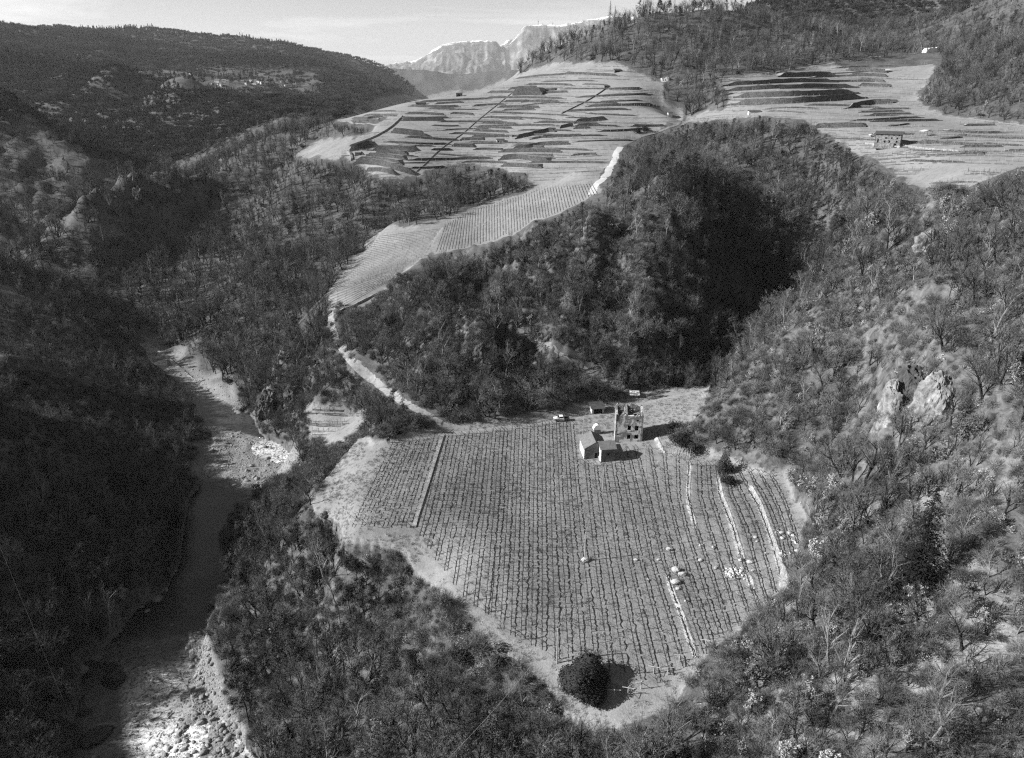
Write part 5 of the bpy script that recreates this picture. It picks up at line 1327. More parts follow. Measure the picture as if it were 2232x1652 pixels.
def wall_geo(w, h, th, ops=(), top=None, mat=0):
    """wall in x 0..w, z 0..h, outer face y=0, inner y=th, with openings (x0,x1,z0,z1); top: function x -> height"""
    G = Geo(); n_ = 14 if top else 1
    xs = sorted(set([0, w] + [o_[0] for o_ in ops] + [o_[1] for o_ in ops] + ([w * i / n_ for i in range(n_ + 1)] if top else []))); zs = sorted(set([-.8, h] + [o_[2] for o_ in ops] + [o_[3] for o_ in ops]))
    tz = lambda x, z: (top(x) if (top and z == h) else z)
    isop = lambda x, z: any(o_[0] < x < o_[1] and o_[2] < z < o_[3] for o_ in ops)
    for i in range(len(xs) - 1):
        for j in range(len(zs) - 1):
            x0, x1, z0, z1 = xs[i], xs[i+1], zs[j], zs[j+1]
            if isop((x0+x1)/2, (z0+z1)/2): continue
            a0, a1, b0, b1 = tz(x0,z0), tz(x1,z0), tz(x0,z1), tz(x1,z1)
            G.poly([(x0,0,a0),(x1,0,a1),(x1,0,b1),(x0,0,b0)], mat); G.poly([(x1,th,a1),(x0,th,a0),(x0,th,b0),(x1,th,b1)], mat)
            if z1 == h: G.poly([(x0,0,b0),(x1,0,b1),(x1,th,b1),(x0,th,b0)], mat)
    for (x0,x1,z0,z1) in ops:
        G.poly([(x0,0,z0),(x0,0,z1),(x0,th,z1),(x0,th,z0)], mat); G.poly([(x1,0,z0),(x1,th,z0),(x1,th,z1),(x1,0,z1)], mat); G.poly([(x0,0,z0),(x0,th,z0),(x1,th,z0),(x1,0,z0)], mat); G.poly([(x0,0,z1),(x1,0,z1),(x1,th,z1),(x0,th,z1)], mat)
    G.poly([(0,0,-.8),(0,0,tz(0,h)),(0,th,tz(0,h)),(0,th,-.8)], mat); G.poly([(w,0,-.8),(w,th,-.8),(w,th,tz(w,h)),(w,0,tz(w,h))], mat)
    return G
def place_wall(name, G, mat, parent, x, y, ang):
    o = G.build(name, mat, parent); o.location = (x, y, 0); o.rotation_euler = (0,0,ang); return o
def roof_slab(pts, th=.14, mat=0):
    """quad slab given by its four top corners"""
    G = Geo(); p = [Vector(q) for q in pts]; nrm = (p[1] - p[0]).cross(p[3] - p[0]).normalized()
    if nrm.z < 0: nrm = -nrm
    b = [q - nrm * th for q in p]; G.poly(p, mat); G.poly(b[::-1], mat)
    for i in range(4): G.poly([p[i], b[i], b[(i+1)%4], p[(i+1)%4]], mat)
    return G
def corner(U, V):
    return pick(U, V)

# --- the ruin
def build_ruin():
    pL = corner(*zG([(1040,818)])[0]); pR = corner(*zG([(1422,800)])[0]); yaw = math.atan2(pR[1]-pL[1], pR[0]-pL[0]) * .4 - .07
    w = float(np.hypot(*(pR - pL)[:2])); d = 7.4; h = 9.4; th = .55
    o = empty('ruined_house', (pL[0], pL[1], min(pL[2], pR[2]) - .1), yaw); tag(o, 'tall roofless ruined house with stained plaster and collapsed beams', 'house')
    r = random.Random(4)
    def jag(seed, a, b): return lambda x: h + a + b * mnoise.noise(Vector((x * 1.3, seed, 0))) * 1.4 + .25 * mnoise.noise(Vector((x * 4, seed, 3)))
    X = lambda zx: (zx - 1040) / (1422 - 1040) * w
    ops = [(X(1208),X(1257),4.4,6.05),(X(1312),X(1362),4.35,6.05),(X(1208),X(1254),1.5,3.0),(X(1310),X(1368),1.65,3.05),(X(1070),X(1090),2.6,3.15),(X(1330),X(1356),7.5,8.0)]
    place_wall('wall', wall_geo(w, h, th, ops, jag(1, -.2, .5)), M_pl_ruin, o, 0, 0, 0)
    place_wall('wall', wall_geo(d, h, th, [(2.5,3.4,4.6,5.9)], jag(2, .1, .8)), M_pl_ruin, o, w, 0, math.pi/2)
    place_wall('wall', wall_geo(w, h, th, [(3,4,4.5,5.9)], jag(3, .2, 1.0)), M_rubble, o, w, d, math.pi)
    place_wall('wall', wall_geo(d, h, th, [(2,3,4.6,5.9),(4.5,5.4,4.6,5.9)], jag(5, -.4, .3)), M_pl_ruin, o, 0, d, -math.pi/2)
    place_wall('partition_wall', wall_geo(d - 1.1, h + .6, .4, (), jag(7, .2, .8)), M_rubble, o, w * .42, .55, math.pi/2)
    g = Geo(); g.box(.55, w - .55, .55, d - .55, 6.1, 6.3); g.build('floor_slab', M_timber, o)
    for k in range(22):
        a = Vector((r.uniform(.2, w - .2), r.uniform(.2, d * .9), h - r.uniform(.2,1.6))); an = r.choice([r.gauss(1.4,.3), r.gauss(0,.35), r.gauss(.8,.3)])
        L = r.uniform(1.6, 4.2); b = a + Vector((math.cos(an) * L, math.sin(an) * L, r.uniform(-.9,1.2)))
        b.x = min(max(b.x, .1), w - .1); b.y = min(max(b.y, .1), d - .1)
        g = Geo(); g.tube([tuple(a), tuple(b)], [.12,.10], 4); g.build('beam', M_timber_pale if k % 3 else M_timber, o)
    for k in range(60):
        c = bpy.data.objects.new('rubble', ROCKS_S[k % 4]); COL.objects.link(c); c.parent = o; c.location = (r.uniform(.8, w - .8), r.uniform(.8, d - .8), 6.3 + max(0, r.gauss(1.2,.7))); s_ = r.uniform(.18,.45); c.scale = (s_, s_, s_ * .8); c.rotation_euler = (r.random()*6, r.random()*6, 0)
    g = Geo(); g.box(-.25, .05, -.2, .15, 7.6, 9.6); g.build('eave_remnant', M_pl_pale, o)
    for (x0,x1,z0,z1) in ops[:4]:
        g = Geo(); g.box(x0 - .06, x1 + .06, -.06, .1, z0 - .12, z0 - .003); g.build('sill', M_pl_pale, o)
build_ruin()

def gable_house(name, label, U, V, w, d, h, rh, yaw, mwall, mroof, over=.4, ridge='y', ops=(), lops=(), chim=False, cat='house', group=None, mfront=None, origin='front_left', z_off=0):
    q = corner(U, V); o = empty(name, (q[0], q[1], q[2] - .1 + z_off), yaw); tag(o, label, cat, group)
    ox = 0 if origin == 'front_left' else -w
    def gtop(L): return (lambda x: h + rh * (1 - abs(x - L / 2) / (L / 2)))
    fr_top = gtop(w) if ridge == 'y' else None; sd_top = gtop(d) if ridge == 'x' else None
    place_wall('wall', wall_geo(w, h, .35, ops, fr_top), mfront or mwall, o, ox, 0, 0); place_wall('wall', wall_geo(w, h, .35, (), fr_top), mwall, o, ox + w, d, math.pi)
    place_wall('wall', wall_geo(d, h, .35, (), sd_top), mwall, o, ox + w, 0, math.pi/2); place_wall('wall', wall_geo(d, h, .35, lops, sd_top), mwall, o, ox, d, -math.pi/2)
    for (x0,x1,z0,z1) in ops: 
        g = Geo(); g.box(ox + x0 - .002, ox + x1 + .002, .2, .26, z0 - .002, z1 + .002); g.build('doorway_dark' if z0 < .05 else 'window', M_dark, o)  # near-black sheet painted as the shade inside; open sheds have no door
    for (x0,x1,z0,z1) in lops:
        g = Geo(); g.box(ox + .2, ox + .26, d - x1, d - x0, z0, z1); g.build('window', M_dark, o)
    k = over
    if ridge == 'y':
        sl = rh / (w / 2)
        roof_slab([(ox-k,-k,h-k*sl+.16),(ox+w/2,-k,h+rh+.16),(ox+w/2,d+k,h+rh+.16),(ox-k,d+k,h-k*sl+.16)]).build('roof', mroof, o); roof_slab([(ox+w/2+.003,-k,h+rh+.163),(ox+w+k,-k,h-k*sl+.16),(ox+w+k,d+k,h-k*sl+.16),(ox+w/2+.003,d+k,h+rh+.163)]).build('roof', mroof, o)
    elif ridge == 'x':
        sl = rh / (d / 2)
        roof_slab([(ox-k,-k,h-k*sl+.16),(ox+w+k,-k,h-k*sl+.16),(ox+w+k,d/2,h+rh+.16),(ox-k,d/2,h+rh+.16)]).build('roof', mroof, o); roof_slab([(ox-k,d/2+.003,h+rh+.163),(ox+w+k,d/2+.003,h+rh+.163),(ox+w+k,d+k,h-k*sl+.16),(ox-k,d+k,h-k*sl+.16)]).build('roof', mroof, o)
    else:
        roof_slab([(ox-k,-k,h+.16),(ox+w+k,-k,h+.16),(ox+w+k,d+k,h+rh+.16),(ox-k,d+k,h+rh+.16)]).build('roof', mroof, o)
    if chim:
        g = Geo(); g.box(ox + w*.6, ox + w*.6+.6, d*.4, d*.4+.6, h, h + rh + .9); g.build('chimney', M_pl_pale, o)
    return o
c1 = zG([(615,1052)])[0]; c2 = zG([(848,1096)])[0]
gable_house('cottage', 'low cottage with pale gable end and grey tiled roof among the vines', *c1, 6.4, 7.0, 3.6, 1.9, .10, M_pl_pale, M_tile, .3, 'y', [(3.0,3.9,.0,2.0)], [(1.2,2.0,1.4,2.5),(4.4,5.2,1.4,2.5)], mfront=M_pl_grey)  # front wall gets the darker render: its shade is put into the colour
gable_house('outbuilding', 'tall narrow outbuilding with patched roof beside the cottage', *c2, 4.0, 4.6, 4.4, 1.2, .12, M_pl_pale, M_tile, .4, 'x', [(1.6,2.4,2.2,3.1)], [(1.8,2.7,1.0,2.3)], mfront=M_pl_grey)  # front wall again in darker render, painting the shade on that side
q = pick(*zG([(800,705)])[0]); g = Geo(); n_ = 12
for k in range(n_):
    a0, a1 = math.pi * k / n_, math.pi * (k + 1) / n_
    for y0, y1 in ((0,1.6),): g.poly([(-math.cos(a0)*1.2, y0, math.sin(a0)*1.5), (-math.cos(a1)*1.2, y0, math.sin(a1)*1.5), (-math.cos(a1)*1.2, y1, math.sin(a1)*1.5), (-math.cos(a0)*1.2, y1, math.sin(a0)*1.5)])
g.poly([(-math.cos(math.pi*k/n_)*1.2, 0, math.sin(math.pi*k/n_)*1.5) for k in range(n_+1)])
o = empty('water_tank', (q[0], q[1], q[2] + 1.6), .15); tag(o, 'white domed tank showing behind the cottage roof', 'tank'); g.build('shell', M_white, o, True); g = Geo(); g.box(-1.0,1.0,.1,1.5,-2.2,-.002); g.build('plinth', M_pl_grey, o)
c3 = zG([(725,424)])[0]
o = gable_house('field_shed', 'open-fronted shed with dark sloping roof beside the track', *c3, 4.0, 3.6, 2.0, .7, .12, M_pl_pale, M_tile_d, .35, 'mono', [(.5,3.5,0,1.85)], ())
c4 = zG([(1262,190)])[0]
gable_house('shelter', 'small shelter with white sheet roof where the footpath ends', *c4, 2.9, 2.6, 1.0, .35, -.05, M_pl_grey, M_white, .25, 'mono', (), ())
# --- farmhouse
fa = zC([(1558,856)])[0]
fw_ = 12.2; wins = []
for zx, zy, hh_ in [(1432,738,.7),(1475,738,.7),(1512,738,.7),(1545,738,.7),(1462,766,.9),(1500,766,.9),(1535,766,.9),(1413,795,1.9),(1458,800,1.2),(1488,798,1.4),(1535,798,1.1)]:
    xx = (zx - 1392) / 168 * fw_; zz = (852 - zy) / 128 * 6.9 - .1; wins.append((xx - .4, xx + .4, zz - hh_*.45, zz + hh_*.45))
wins += [(9.2,10.5,0.01,1.9)]
gable_house('farmhouse', 'three-storey stone farmhouse with rows of small windows', *fa, fw_, 7.4, 6.5, 1.2, -.55, M_rubble, M_tile_d, .6, 'x', wins, [(2,2.8,4.5,5.6)], False, 'house', None, None, 'front_right')
run_wall('garden_wall', 'pale garden wall in front of the stone farmhouse', picks(zC([(1285,830),(1340,838),(1420,850),(1500,858),(1560,860)]), 4), 1.1, .4, M_wall_pale)
run_wall('garden_wall', 'pale low wall along the drive right of the farmhouse', picks(zC([(1600,850),(1700,862),(1850,880),(2030,892)]), 6), .9, .4, M_wall_pale)
# --- huts and sheds
HUT = [('hut','square stone hut at the foot of the left terraces',zA([(330,1025)])[0],4.2,3.5,3.0,.5,.05,M_rubble,M_wall_pale,'mono',[]),('hut','dark stone hut with pale corner on the ridge',zA([(1065,412)])[0],9,4,2.6,1.0,.1,M_rubble,M_tile_d,'x',[(1,3,0,1.9)]),
       ('hut','hut with pale end wall among ridge stakes',zA([(1555,300)])[0],5.5,3.5,2.8,.6,.0,M_pl_grey,M_tile_d,'mono',[(1,3.6,0,2.0)]),('hut','white-fronted stone hut in the middle of the terraces',zB([(278,1020)])[0],5.6,3.4,2.6,.7,.08,M_pl_pale,M_tile_d,'x',[(.6,1.7,.9,2.1)]),
       ('hut','low white block hut right of the white-fronted hut',zB([(410,955)])[0],3.0,2.4,1.9,.2,.0,M_white,M_wall_pale,'mono',[]),('hut','open timber shed under the top field',zB([(1590,235)])[0],6.0,4,2.4,1.1,.15,M_timber,M_tile_d,'mono',[(.7,5.2,0,1.9)]),
       ('hut','white gabled house by the wooded hill',zB([(2112,335)])[0],6.5,6.5,3.4,2.0,-.1,M_white,M_tile_d,'y',[(1.2,1.9,1.0,2.2),(3,3.7,1.0,2.2)]),('hut','tiny dark hut at the top of the stair wall',zB([(1478,405)])[0],3.2,2.4,2.0,.6,.1,M_timber,M_tile_d,'mono',[(.6,2.4,0,1.6)]),
       ('hut','small grey hut by the lane junction',zB([(2190,710)])[0],3.6,3,2.2,.6,.1,M_pl_pale,M_tile_d,'mono',[]),('hut','long pale shed above the wooded knoll',zC([(358,600)])[0],8.5,4.5,2.6,.5,-.06,M_pl_pale,M_tile_d,'mono',[]),
       ('hut','little hut with white roof in the top corner field',zC([(1450,262)])[0],4.6,3.5,2.0,.6,.1,M_timber,M_white,'mono',[]),('hut','dark low hut on the skyline ridge',zA([(755,392)])[0],5.5,4,2.2,.7,.1,M_timber,M_tile_d,'x',[])]
for nm, lb, (u, v), w, d, h, rh, yw, mw, mr_, rd, ops in HUT: gable_house(nm, lb, u, v, w, d, h, rh, yw, mw, mr_, .3, rd, ops, (), False, 'hut', 'small farm huts')
# open carport beside the farmhouse
q = pick(*zC([(1765,762)])[0]); o = empty('carport', tuple(q), .2); tag(o, 'open carport on posts right of the farmhouse', 'carport')
for sx_ in (-2.4, 2.4):
    for sy_ in (-1.6, 1.6): g = Geo(); g.tube([(sx_, sy_, -.4), (sx_, sy_, 2.2)], [.09,.09], 5); g.build('post', M_timber, o)
roof_slab([(-3,-2.1,2.25),(0,-2.1,3.0),(0,2.1,3.0),(-3,2.1,2.25)], .08).build('roof', M_tin, o); roof_slab([(.003,-2.1,3.003),(3,-2.1,2.25),(3,2.1,2.25),(.003,2.1,3.003)], .08).build('roof', M_tin, o)
# polytunnels
for i, (zx, zy, L, lb) in enumerate([(1805,98,8,'leftmost white polytunnel in the top corner'),(1830,94,10,'middle white polytunnel in the top corner'),(1862,92,12,'rightmost and longest white polytunnel in the top corner')]):
    q = pick(*zC([(zx, zy)])[0]); o = empty('polytunnel', tuple(q), .1); tag(o, lb, 'polytunnel', 'white polytunnels'); g = Geo()
    for k in range(10):
        a0, a1 = math.pi * k / 10, math.pi * (k + 1) / 10; R = 3.4
        g.poly([(-math.cos(a0)*R,0,math.sin(a0)*R*1.25-.3),(-math.cos(a1)*R,0,math.sin(a1)*R*1.25-.3),(-math.cos(a1)*R,L,math.sin(a1)*R*1.25-.3),(-math.cos(a0)*R,L,math.sin(a0)*R*1.25-.3)])
    for yy in (0, L): g.poly([(-math.cos(math.pi*k/10)*3.4, yy, math.sin(math.pi*k/10)*3.4*1.25-.3) for k in range(11)])
    g.build('cover', M_white, o, True)
# culvert
q = pick(*zC([(1845,1215)])[0]); o = empty('culvert', tuple(q - np.array([0,0,.5])), .2); o.scale = (.6,.6,.6); tag(o, 'dark arched culvert under the field edge', 'culvert'); g = Geo()
for k in range(12):
    a0, a1 = math.pi * k / 12, math.pi * (k + 1) / 12
    P_ = lambda a, R, y: (-math.cos(a) * R, y, math.sin(a) * R + .6)
    g.poly([P_(a0,1.5,0),P_(a0,2.1,0),P_(a1,2.1,0),P_(a1,1.5,0)]); g.poly([P_(a0,2.1,0),P_(a0,2.1,5),P_(a1,2.1,5),P_(a1,2.1,0)])
g.build('arch', M_wall, o); g = Geo(); g.poly([(-math.cos(math.pi*k/12)*1.5, .25, math.sin(math.pi*k/12)*1.5 + .6) for k in range(13)]); g.poly([(-1.5,.25,-1),(1.5,.25,-1),(1.5,.25,.6),(-1.5,.25,.6)]); g.build('opening_shade', M_dark, o)  # near-black sheet closes the arch and stands in for the shade inside

# --- the village on the far slope
r = random.Random(12)
zV = zoomer(300,150,4.464)
VIL = [(245,155),(310,122),(355,192),(440,205),(490,200),(545,208),(580,205),(640,215),(690,218),(700,232),(740,248),(800,235),(835,250),(870,258),(800,158),(870,158),(900,150),(620,112),(790,125),(1045,275),(1090,240),(1120,275),(1165,240),(1200,245),(1300,255),(1335,225),(1370,245),(1415,262),(1430,270),(1470,235),(1505,262),(1550,245),(1590,265),(1600,240),(1655,270),(1690,218),(1700,288),(1745,275),(1790,298),(1820,245),(1860,292),(1885,230),(1905,290),(1950,285),(1975,240),(1990,270)]
for i, (zx, zy) in enumerate(VIL):
    u, v = zV([(zx, zy + 8)])[0]; q = pick(u, v)
    if q is None or q[1] < 1500: continue
    w, d, h = r.uniform(9,14), r.uniform(8,11), r.uniform(5,7.5); yw = r.uniform(-.5,.5)
    o = empty('village_house', (q[0], q[1], q[2] - .5), yw)
    tag(o, 'tiny pale village house, %s from the left along the far slope' % ordinal(i + 1), 'house', 'village houses on the far slope')
    g = Geo(); g.box(-w/2, w/2, -d/2, d/2, -3, h); g.poly([(-w/2,-d/2,h),(-w/2,d/2,h),(-w/2,0,h+2.2)]); g.poly([(w/2,d/2,h),(w/2,-d/2,h),(w/2,0,h+2.2)]); g.build('wall', M_pl_pale, o)
    roof_slab([(-w/2-.6,-d/2-.6,h-.3),(w/2+.6,-d/2-.6,h-.3),(w/2+.6,0,h+2.5),(-w/2-.6,0,h+2.5)], .3).build('roof', M_tile, o); roof_slab([(-w/2-.6,.01,h+2.51),(w/2+.6,.01,h+2.51),(w/2+.6,d/2+.6,h-.3),(-w/2-.6,d/2+.6,h-.3)], .3).build('roof', M_tile, o)
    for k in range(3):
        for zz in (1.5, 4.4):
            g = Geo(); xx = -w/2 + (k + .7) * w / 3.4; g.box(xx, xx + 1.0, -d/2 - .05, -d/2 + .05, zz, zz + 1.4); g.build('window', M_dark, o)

# ------------------------------------------------------------------ pickup
def build_pickup(U, V, yaw, label):
    q = pick(U, V); o = empty('pickup_truck', tuple(q + np.array([0,0,.02])), yaw); tag(o, label, 'pickup truck')
    def prism(prof, y0, y1, inset=0.):
        g = Geo(); a = [(x, y0 + (inset if z > 1.1 else 0), z) for x, z in prof]; b = [(x, y1 - (inset if z > 1.1 else 0), z) for x, z in prof]
        g.poly(a); g.poly(b[::-1]); n_ = len(prof)
        for i in range(n_): g.poly([a[i], b[i], b[(i+1)%n_], a[(i+1)%n_]])
        return g
    prism([(-2.55,.42),(-2.55,.85),(-2.45,1.0),(-1.35,1.1),(.75,1.1),(.75,.42)], -.88, .88).build('body', M_white, o)
    prism([(-1.32,1.103),(-.72,1.68),(.35,1.72),(.72,1.103)], -.82, .82, .12).build('cab', M_white, o)
    for y in (-.84, .84): prism([(-1.12,1.14),(-.68,1.58),(.28,1.60),(.55,1.14)], y - .012 + (.09 if y < 0 else -.09), y + .012 + (.09 if y < 0 else -.09)).build('window', M_dark, o)
    g = Geo(); g.poly([(-1.30,-.68,1.16),(-.78,-.64,1.66),(-.78,.64,1.66),(-1.30,.68,1.16)]); g.build('windscreen', M_dark, o)
    g = Geo(); g.box(.753,2.5,-.86,.86,.45,.62); g.box(.753,2.5,-.86,-.80,.622,1.05); g.box(.753,2.5,.80,.86,.622,1.05); g.box(2.44,2.5,-.797,.797,.622,1.05); g.build('load_bed', M_metal, o)
    g = Geo(); g.box(-2.62,-2.553,-.8,.8,.4,.6); g.build('bumper', M_metal, o)
    for x in (-1.65, 1.55):
        for y in (-.88, .72):
            g = Geo(); g.tube([(x, y, .36), (x, y + .18, .36)], [.36,.36], 16); wh = g.build('wheel', M_tyre, o); g = Geo(); g.tube([(x, y - .01, .36), (x, y + .19, .36)], [.19,.19], 12); g.build('rim', M_metal, wh)
    for y in (-.7, .5):
        g = Geo(); g.box(-2.575,-2.552,y,y+.2,.72,.86); g.build('headlight', M_glass, o)
M_metal = plain('dark_metal', .07, .2, 2., .4, 0, .5); M_tyre = plain('tyre', .02, .2, 2.); M_glass = plain('lamp_glass', .6, .1, 2., .2, 0, .5)
build_pickup(*zG([(300,508)])[0], .06, 'white pickup truck with open dark load bed on the track')
build_pickup(*zC([(1352,768)])[0], .1, 'small pale pickup truck left of the farmhouse')

# ------------------------------------------------------------------ people
M_cloth = plain('dark_clothes', .02, .2, 6.); M_cloth2 = plain('grey_clothes', .12, .2, 6.); M_skin = plain('skin', .35, .05, 8.); M_hair = plain('hair', .02, .1, 8.)
def person(U, V, rz, label, crouch=False, mat=None, walk=.18):
    q = pick(U, V); o = empty('person', tuple(q), rz); tag(o, label, 'person', 'people at the vineyard corner')
    if not crouch:
        J = [(0,0,.95),(0,0,1.2),(0,0,1.45),(0,-.01,1.56),(0,-.02,1.68),(0,-.02,1.78), (-.2,0,1.42),(-.27,.02,1.15),(-.26,-.12,.92), (.2,0,1.42),(.27,.03,1.15),(.26,-.08,.9), (-.1,0,.9),(-.11,-walk,.5),(-.11,-walk*.6,.08),(-.11,-walk*.6-.16,.04), (.1,0,.9),(.11,walk*.6,.5),(.11,walk*1.4,.09),(.11,walk*1.4-.15,.04)]
    else:
        J = [(0,.1,.42),(0,-.08,.62),(0,-.28,.8),(0,-.36,.88),(0,-.43,.96),(0,-.46,1.05), (-.2,-.25,.78),(-.26,-.42,.55),(-.2,-.55,.32), (.2,-.25,.78),(.26,-.42,.55),(.2,-.58,.3), (-.12,.08,.4),(-.16,-.32,.5),(-.14,-.1,.08),(-.14,-.26,.04), (.12,.08,.4),(.16,-.32,.48),(.14,-.1,.08),(.14,-.26,.04)]
    E = [(0,1),(1,2),(2,3),(3,4),(4,5),(2,6),(6,7),(7,8),(2,9),(9,10),(10,11),(0,12),(12,13),(13,14),(14,15),(0,16),(16,17),(17,18),(18,19)]
    R = [.16,.15,.16,.065,.10,.085,.075,.055,.04,.075,.055,.04,.105,.075,.05,.045,.105,.075,.05,.045]
    me = bpy.data.meshes.new('body'); me.from_pydata(J, E, []); b = bpy.data.objects.new('body', me); COL.objects.link(b); b.parent = o
    me.skin_vertices.new() if hasattr(me.skin_vertices, 'new') and not me.skin_vertices else None
    md = b.modifiers.new('skin', 'SKIN')
    if not me.skin_vertices:
        bmm = bmesh.new(); bmm.from_mesh(me); lay = bmm.verts.layers.skin.verify(); bmm.verts.ensure_lookup_table(); bmm.verts[0][lay].use_root = True; bmm.to_mesh(me); bmm.free()
    for sv, rr in zip(me.skin_vertices[0].data, R): sv.radius = (rr, rr * (.8 if rr > .12 else 1))
    me.skin_vertices[0].data[0].use_root = True
    b.modifiers.new('smooth', 'SUBSURF').levels = 1; b.modifiers['smooth'].render_levels = 1
    me.materials.append(mat or M_cloth)
    hp = Vector(J[4])
    h = rock_head(); hb = bpy.data.objects.new('head', h); COL.objects.link(hb); hb.parent = o; hb.location = tuple(hp + Vector((0,-.01,.03)))
    hh = bpy.data.objects.new('hair', hair_me); COL.objects.link(hh); hh.parent = o; hh.location = tuple(hp + Vector((0,.015,.055)))
def sphere_me(name, sc_, mat, fx=None):
    bm = bmesh.new(); bmesh.ops.create_uvsphere(bm, u_segments=14, v_segments=10, radius=1)
    for v in bm.verts:
        v.co = Vector((v.co.x * sc_[0], v.co.y * sc_[1], v.co.z * sc_[2]))
        if fx: v.co = fx(v.co)
    me = bpy.data.meshes.new(name); bm.to_mesh(me); bm.free(); me.materials.append(mat); me.polygons.foreach_set('use_smooth', np.ones(len(me.polygons), bool)); return me
_hd = []
def rock_head():
    if not _hd:
        def nose(c):
            if c.y < -.085 and abs(c.x) < .03 and -.04 < c.z < .03: c.y -= .025
            return c
        _hd.append(sphere_me('head', (.085,.105,.13), M_skin, nose))
    return _hd[0]
hair_me = sphere_me('hair', (.092,.11,.11), M_hair)
pp = zE([(600,318),(622,312),(710,285),(750,290)])
person(*pp[0], .3, 'person in dark clothes standing at the vine row corner, leftmost of the group', False, M_cloth); person(*pp[1], -.4, 'person in dark clothes beside the leftmost one', False, M_cloth, .1)
person(*pp[2], 2.4, 'person in dark clothes walking behind the standing pair', False, M_cloth, .25); person(*pp[3], 1.2, 'person in dark clothes crouching at the track edge', True, M_cloth)

# ------------------------------------------------------------------ poles, cables, stakes
M_pole = plain('pole_wood', .30, .3, 1.5)
def pole(zf, b, top_px, label):
    u, v = zf([b])[0]; u2, v2 = zf([(b[0], b[1] - top_px)])[0]; q = pick(u, v); dd = proj(q)[2]
    h = (v - v2) * dd / F / math.cos(math.atan2(CAM_Z - q[2], math.hypot(q[0], q[1])))
    o = empty('utility_pole', tuple(q)); tag(o, label, 'pole', 'utility poles'); g = Geo(); g.tube([(0,0,-.5),(0,0,h)], [.13,.09], 8); g.build('shaft', M_pole, o); g = Geo(); g.tube([(0,0,h+.003),(0,0,h+.12)], [.06,.05], 6); g.build('insulator', M_pl_pale, o)
    return np.array([q[0], q[1], q[2] + h + .05])
p1 = pole(zG, (600,720), 265, 'thin pale utility pole behind the cottage'); p2 = pole(zG, (872,1512), 335, 'leaning utility pole in the vines below the cottage'); p3 = pole(zH, (355,480), 210, 'utility pole beside the white boulder'); p4 = pole(zH, (135,1302), 250, 'utility pole at the vineyard foot near the big bush')
def cable(a, b, sag, label, rad=.022):
    g = Geo(); pts = []
    for k in range(25):
        s_ = k / 24; p = a * (1 - s_) + b * s_; pts.append((p[0], p[1], p[2] - sag * 4 * s_ * (1 - s_)))
    g.tube(pts, [rad] * 25, 3, 0, False); o = g.build('cable', M_cable); return tag(o, label, 'cable', 'overhead cables')
M_cable = plain('cable_metal', .28, .1, 1.)
ru = pick(*zG([(1036,815)])[0]); cable(p2, np.array([ru[0], ru[1], ru[2] + 6.5]), .4, 'thin cable from the leaning pole up to the ruin')
cable(p2, p3, .5, 'thin cable between the leaning pole and the boulder pole'); cable(p3, p4, .5, 'thin cable running down the vines to the lowest pole')
e = np.array(at_d(*zoomer(800,1245,2.48)([(770,1640)])[0], 75)); cable(p4, e, 1.2, 'thin cable crossing the brushy slope to the bottom edge')
a = np.array(at_z(*zI([(440,1365)])[0], -40.5)); b = np.array(at_d(-160, 800, 110)); cable(a, b, 1.5, 'long thin cable crossing the dark bank at left', .03)
# T-shaped trellis heads at the vineyard foot
g = Geo(); g.tube([(0,0,-.3),(0,0,1.9)], [.08,.07], 6); ME_tp = g.mesh('post', M_post_pale); g = Geo(); g.tube([(-1.1,0,1.55),(1.1,0,1.75)], [.06,.06], 5); ME_tc = g.mesh('crossbar', M_post_pale); g = Geo(); g.tube([(.05,0,1.4),(2.0,-.3,.02)], [.05,.045], 5); ME_ts = g.mesh('strut', M_post)
TPL = ['T-shaped trellis post beside the big dark bush','second pale T-shaped trellis post right of the bush','third pale T-shaped trellis post right of the bush','fourth pale T-shaped trellis post right of the bush','fifth pale T-shaped trellis post right of the bush','pale T-shaped trellis post by the low wall foot','lone T-shaped trellis post near the wood edge']
for i, (xx, yy) in enumerate([(592,1570),(700,1552),(805,1505),(905,1385),(1015,1395),(1110,1290),(1318,1172)]):
    q = pick(*zH([(xx, yy)])[0]); o = empty('trellis_post', tuple(q), random.uniform(-.4,.4)); tag(o, TPL[i], 'post', 'T-shaped trellis posts')
    for nm, me in (('post', ME_tp), ('crossbar', ME_tc), ('strut', ME_ts)): c = bpy.data.objects.new(nm, me); COL.objects.link(c); c.parent = o
# poles leaning against the bank
g = Geo(); g.tube([(0,0,0),(0,0,3.0)], [.05,.04], 5); ME_lp = g.mesh('leaning_pole', M_timber_pale)
for k in range(26):
    f = k / 25; u, v = zG([(1790 + 290 * f, 1008 + 55 * f)])[0]; q = pick(u, v); o = bpy.data.objects.new('leaning_pole', ME_lp); COL.objects.link(o); o.location = tuple(q); o.rotation_euler = (random.uniform(-.75,-.5), random.uniform(.15,.5), random.uniform(-.1,.1)); o.scale = (1,1,random.uniform(.8,1.15))
    tag(o, 'pale vine pole leaning with others against the bank', 'pole', 'poles leaning on the bank')
# mast on the far summit
for i, (u, v, h, lb) in enumerate([(1173,54,95,'tallest mast on the mountain summit'),(1183,56,45,'small mast right of the tallest one on the summit'),(1205,55,60,'slender mast on the summit plateau')]):
    x_, y_, z_ = at_d(u, v, 13950); g = Geo(); g.tube([(0,0,-60),(0,0,h)], [9,3], 4); g.tube([(0,0,h*.5),(0,0,h*.7)], [11,11], 4, 0); o = g.build('mast', M_dark, None, False, (x_, y_, z_)); tag(o, lb, 'mast', 'masts on the summit')

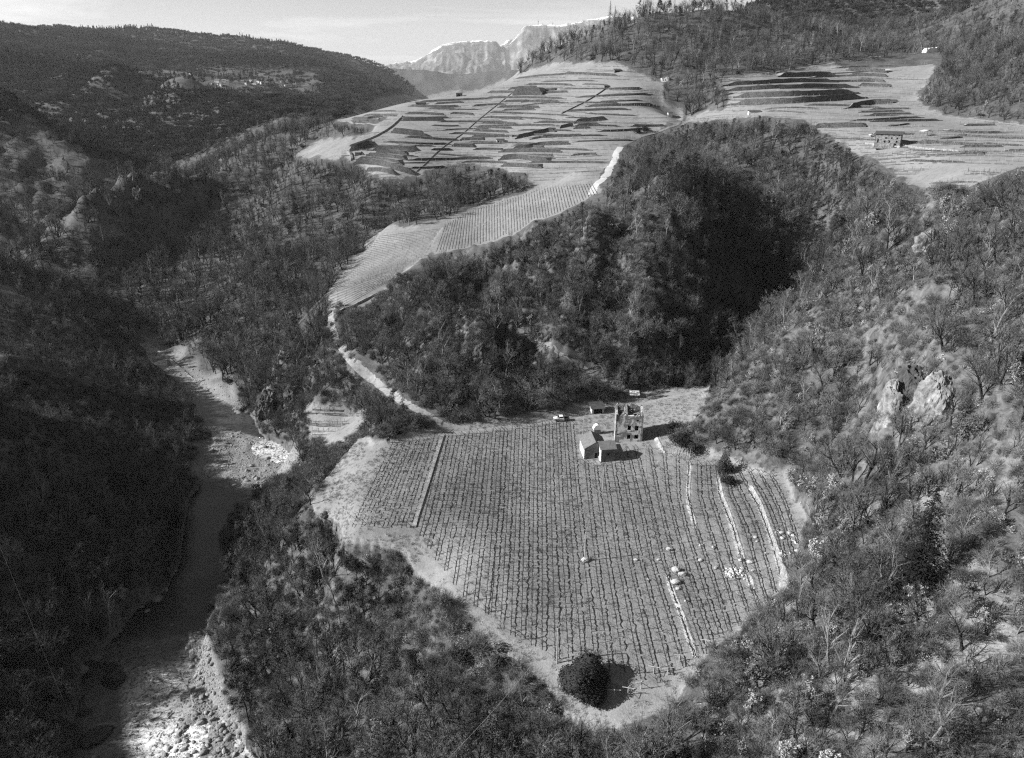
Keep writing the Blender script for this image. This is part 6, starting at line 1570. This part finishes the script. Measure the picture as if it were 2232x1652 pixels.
# ------------------------------------------------------------------ single trees one can name
def special(name, U, V, T, C, mt, mc, label, cat, s=1.0, rz=0., sq=1.0):
    q = pick(U, V); o = empty(name, tuple(q - np.array([0,0,.2])), rz); o.scale = (s, s, s * sq); tag(o, label, cat)
    T.build('trunk', mt, o); C.build('crown', mc, o)
def stub(h=1.5, r_=.3): g = Geo(); g.tube([(0,0,-.4),(0,0,h)], [r_, r_ * .7], 7); return g
special('evergreen_tree', 1272, 1508, stub(3,.35), everball(501, 5.0, 11000, .33), M_bark, M_ever, 'big round dark evergreen at the foot of the vineyard', 'tree', .98, 0., .82)
special('evergreen_tree', *zF([(820,440)])[0], stub(4,.25), everbush(502, 2.2, 3600, .30, 1.75), M_bark, M_ever, 'tall dark evergreen bush at the vineyard head', 'tree')
special('evergreen_tree', *zF([(900,590)])[0], stub(1.5,.25), everbush(503, 1.7, 1800, .34, .95), M_bark, M_ever, 'round evergreen bush in front of the tall one', 'tree')
for i, (p, R_, lb) in enumerate([((1930,800),2.6,'dark bush above the leaning poles, largest'),((2050,860),2.2,'dark bush right of the largest one above the poles'),((1900,640),2.2,'dark bush higher up beside the rock nose'),((2150,940),2.0,'dark bush at the right end of the leaning poles')]):
    special('evergreen_bush', *zG([p])[0], stub(1,.2), everbush(510 + i, R_, 1700, .36, 1.1), M_bark, M_ever, lb, 'bush')
zK = zoomer(800,600,2.48)
for i, (p, H_, W_, lb) in enumerate([((330,1142),7.5,.2,'dark fir left of the pair above the small field'),((460,1062),8,.17,'slim dark fir behind the pair at the track'),((520,1105),9.5,.24,'largest dark fir casting shadow by the track end'),((500,745),20,.13,'tall dark spruce column on the knoll'),((640,860),10,.16,'slim young spruce on the knoll above the track'),((1180,150),10,.15,'small spruce under the tongue edge')]):
    special('fir_tree', *zK([p])[0], *spruce(600 + i, H_, W_), M_bark, M_spruce, lb, 'fir tree')
special('fir_tree', 1772, 628, *spruce(610, 19, .16), M_bark, M_spruce, 'tall spruce standing in the gully behind the spur', 'fir tree')
special('fir_tree', 1985, 1290, *spruce(611, 21, .27, 2.6), M_bark, M_spruce, 'broad black conifer on the slope at right', 'fir tree')
special('evergreen_tree', *zC([(800,740)])[0], stub(3,.3), everbush(520, 3.4, 2400, .6, 1.1), M_bark, M_ever, 'dark round evergreen on the knoll edge before the plateau', 'tree')
for i, (p, lb) in enumerate([((1840,900),'left of two round trees at the top of the white road'),((1925,880),'right of two round trees at the top of the white road')]):
    special('evergreen_tree', *zB([p])[0], stub(2,.25), everbush(530 + i, 2.3, 1300, .5, 1.3), M_bark, M_ever, lb, 'tree')
special('evergreen_tree', *zA([(1395,278)])[0], stub(2,.25), everbush(540, 2.6, 1000, .6, 1.1), M_bark, M_ever, 'dark round tree on the skyline between the huts', 'tree')
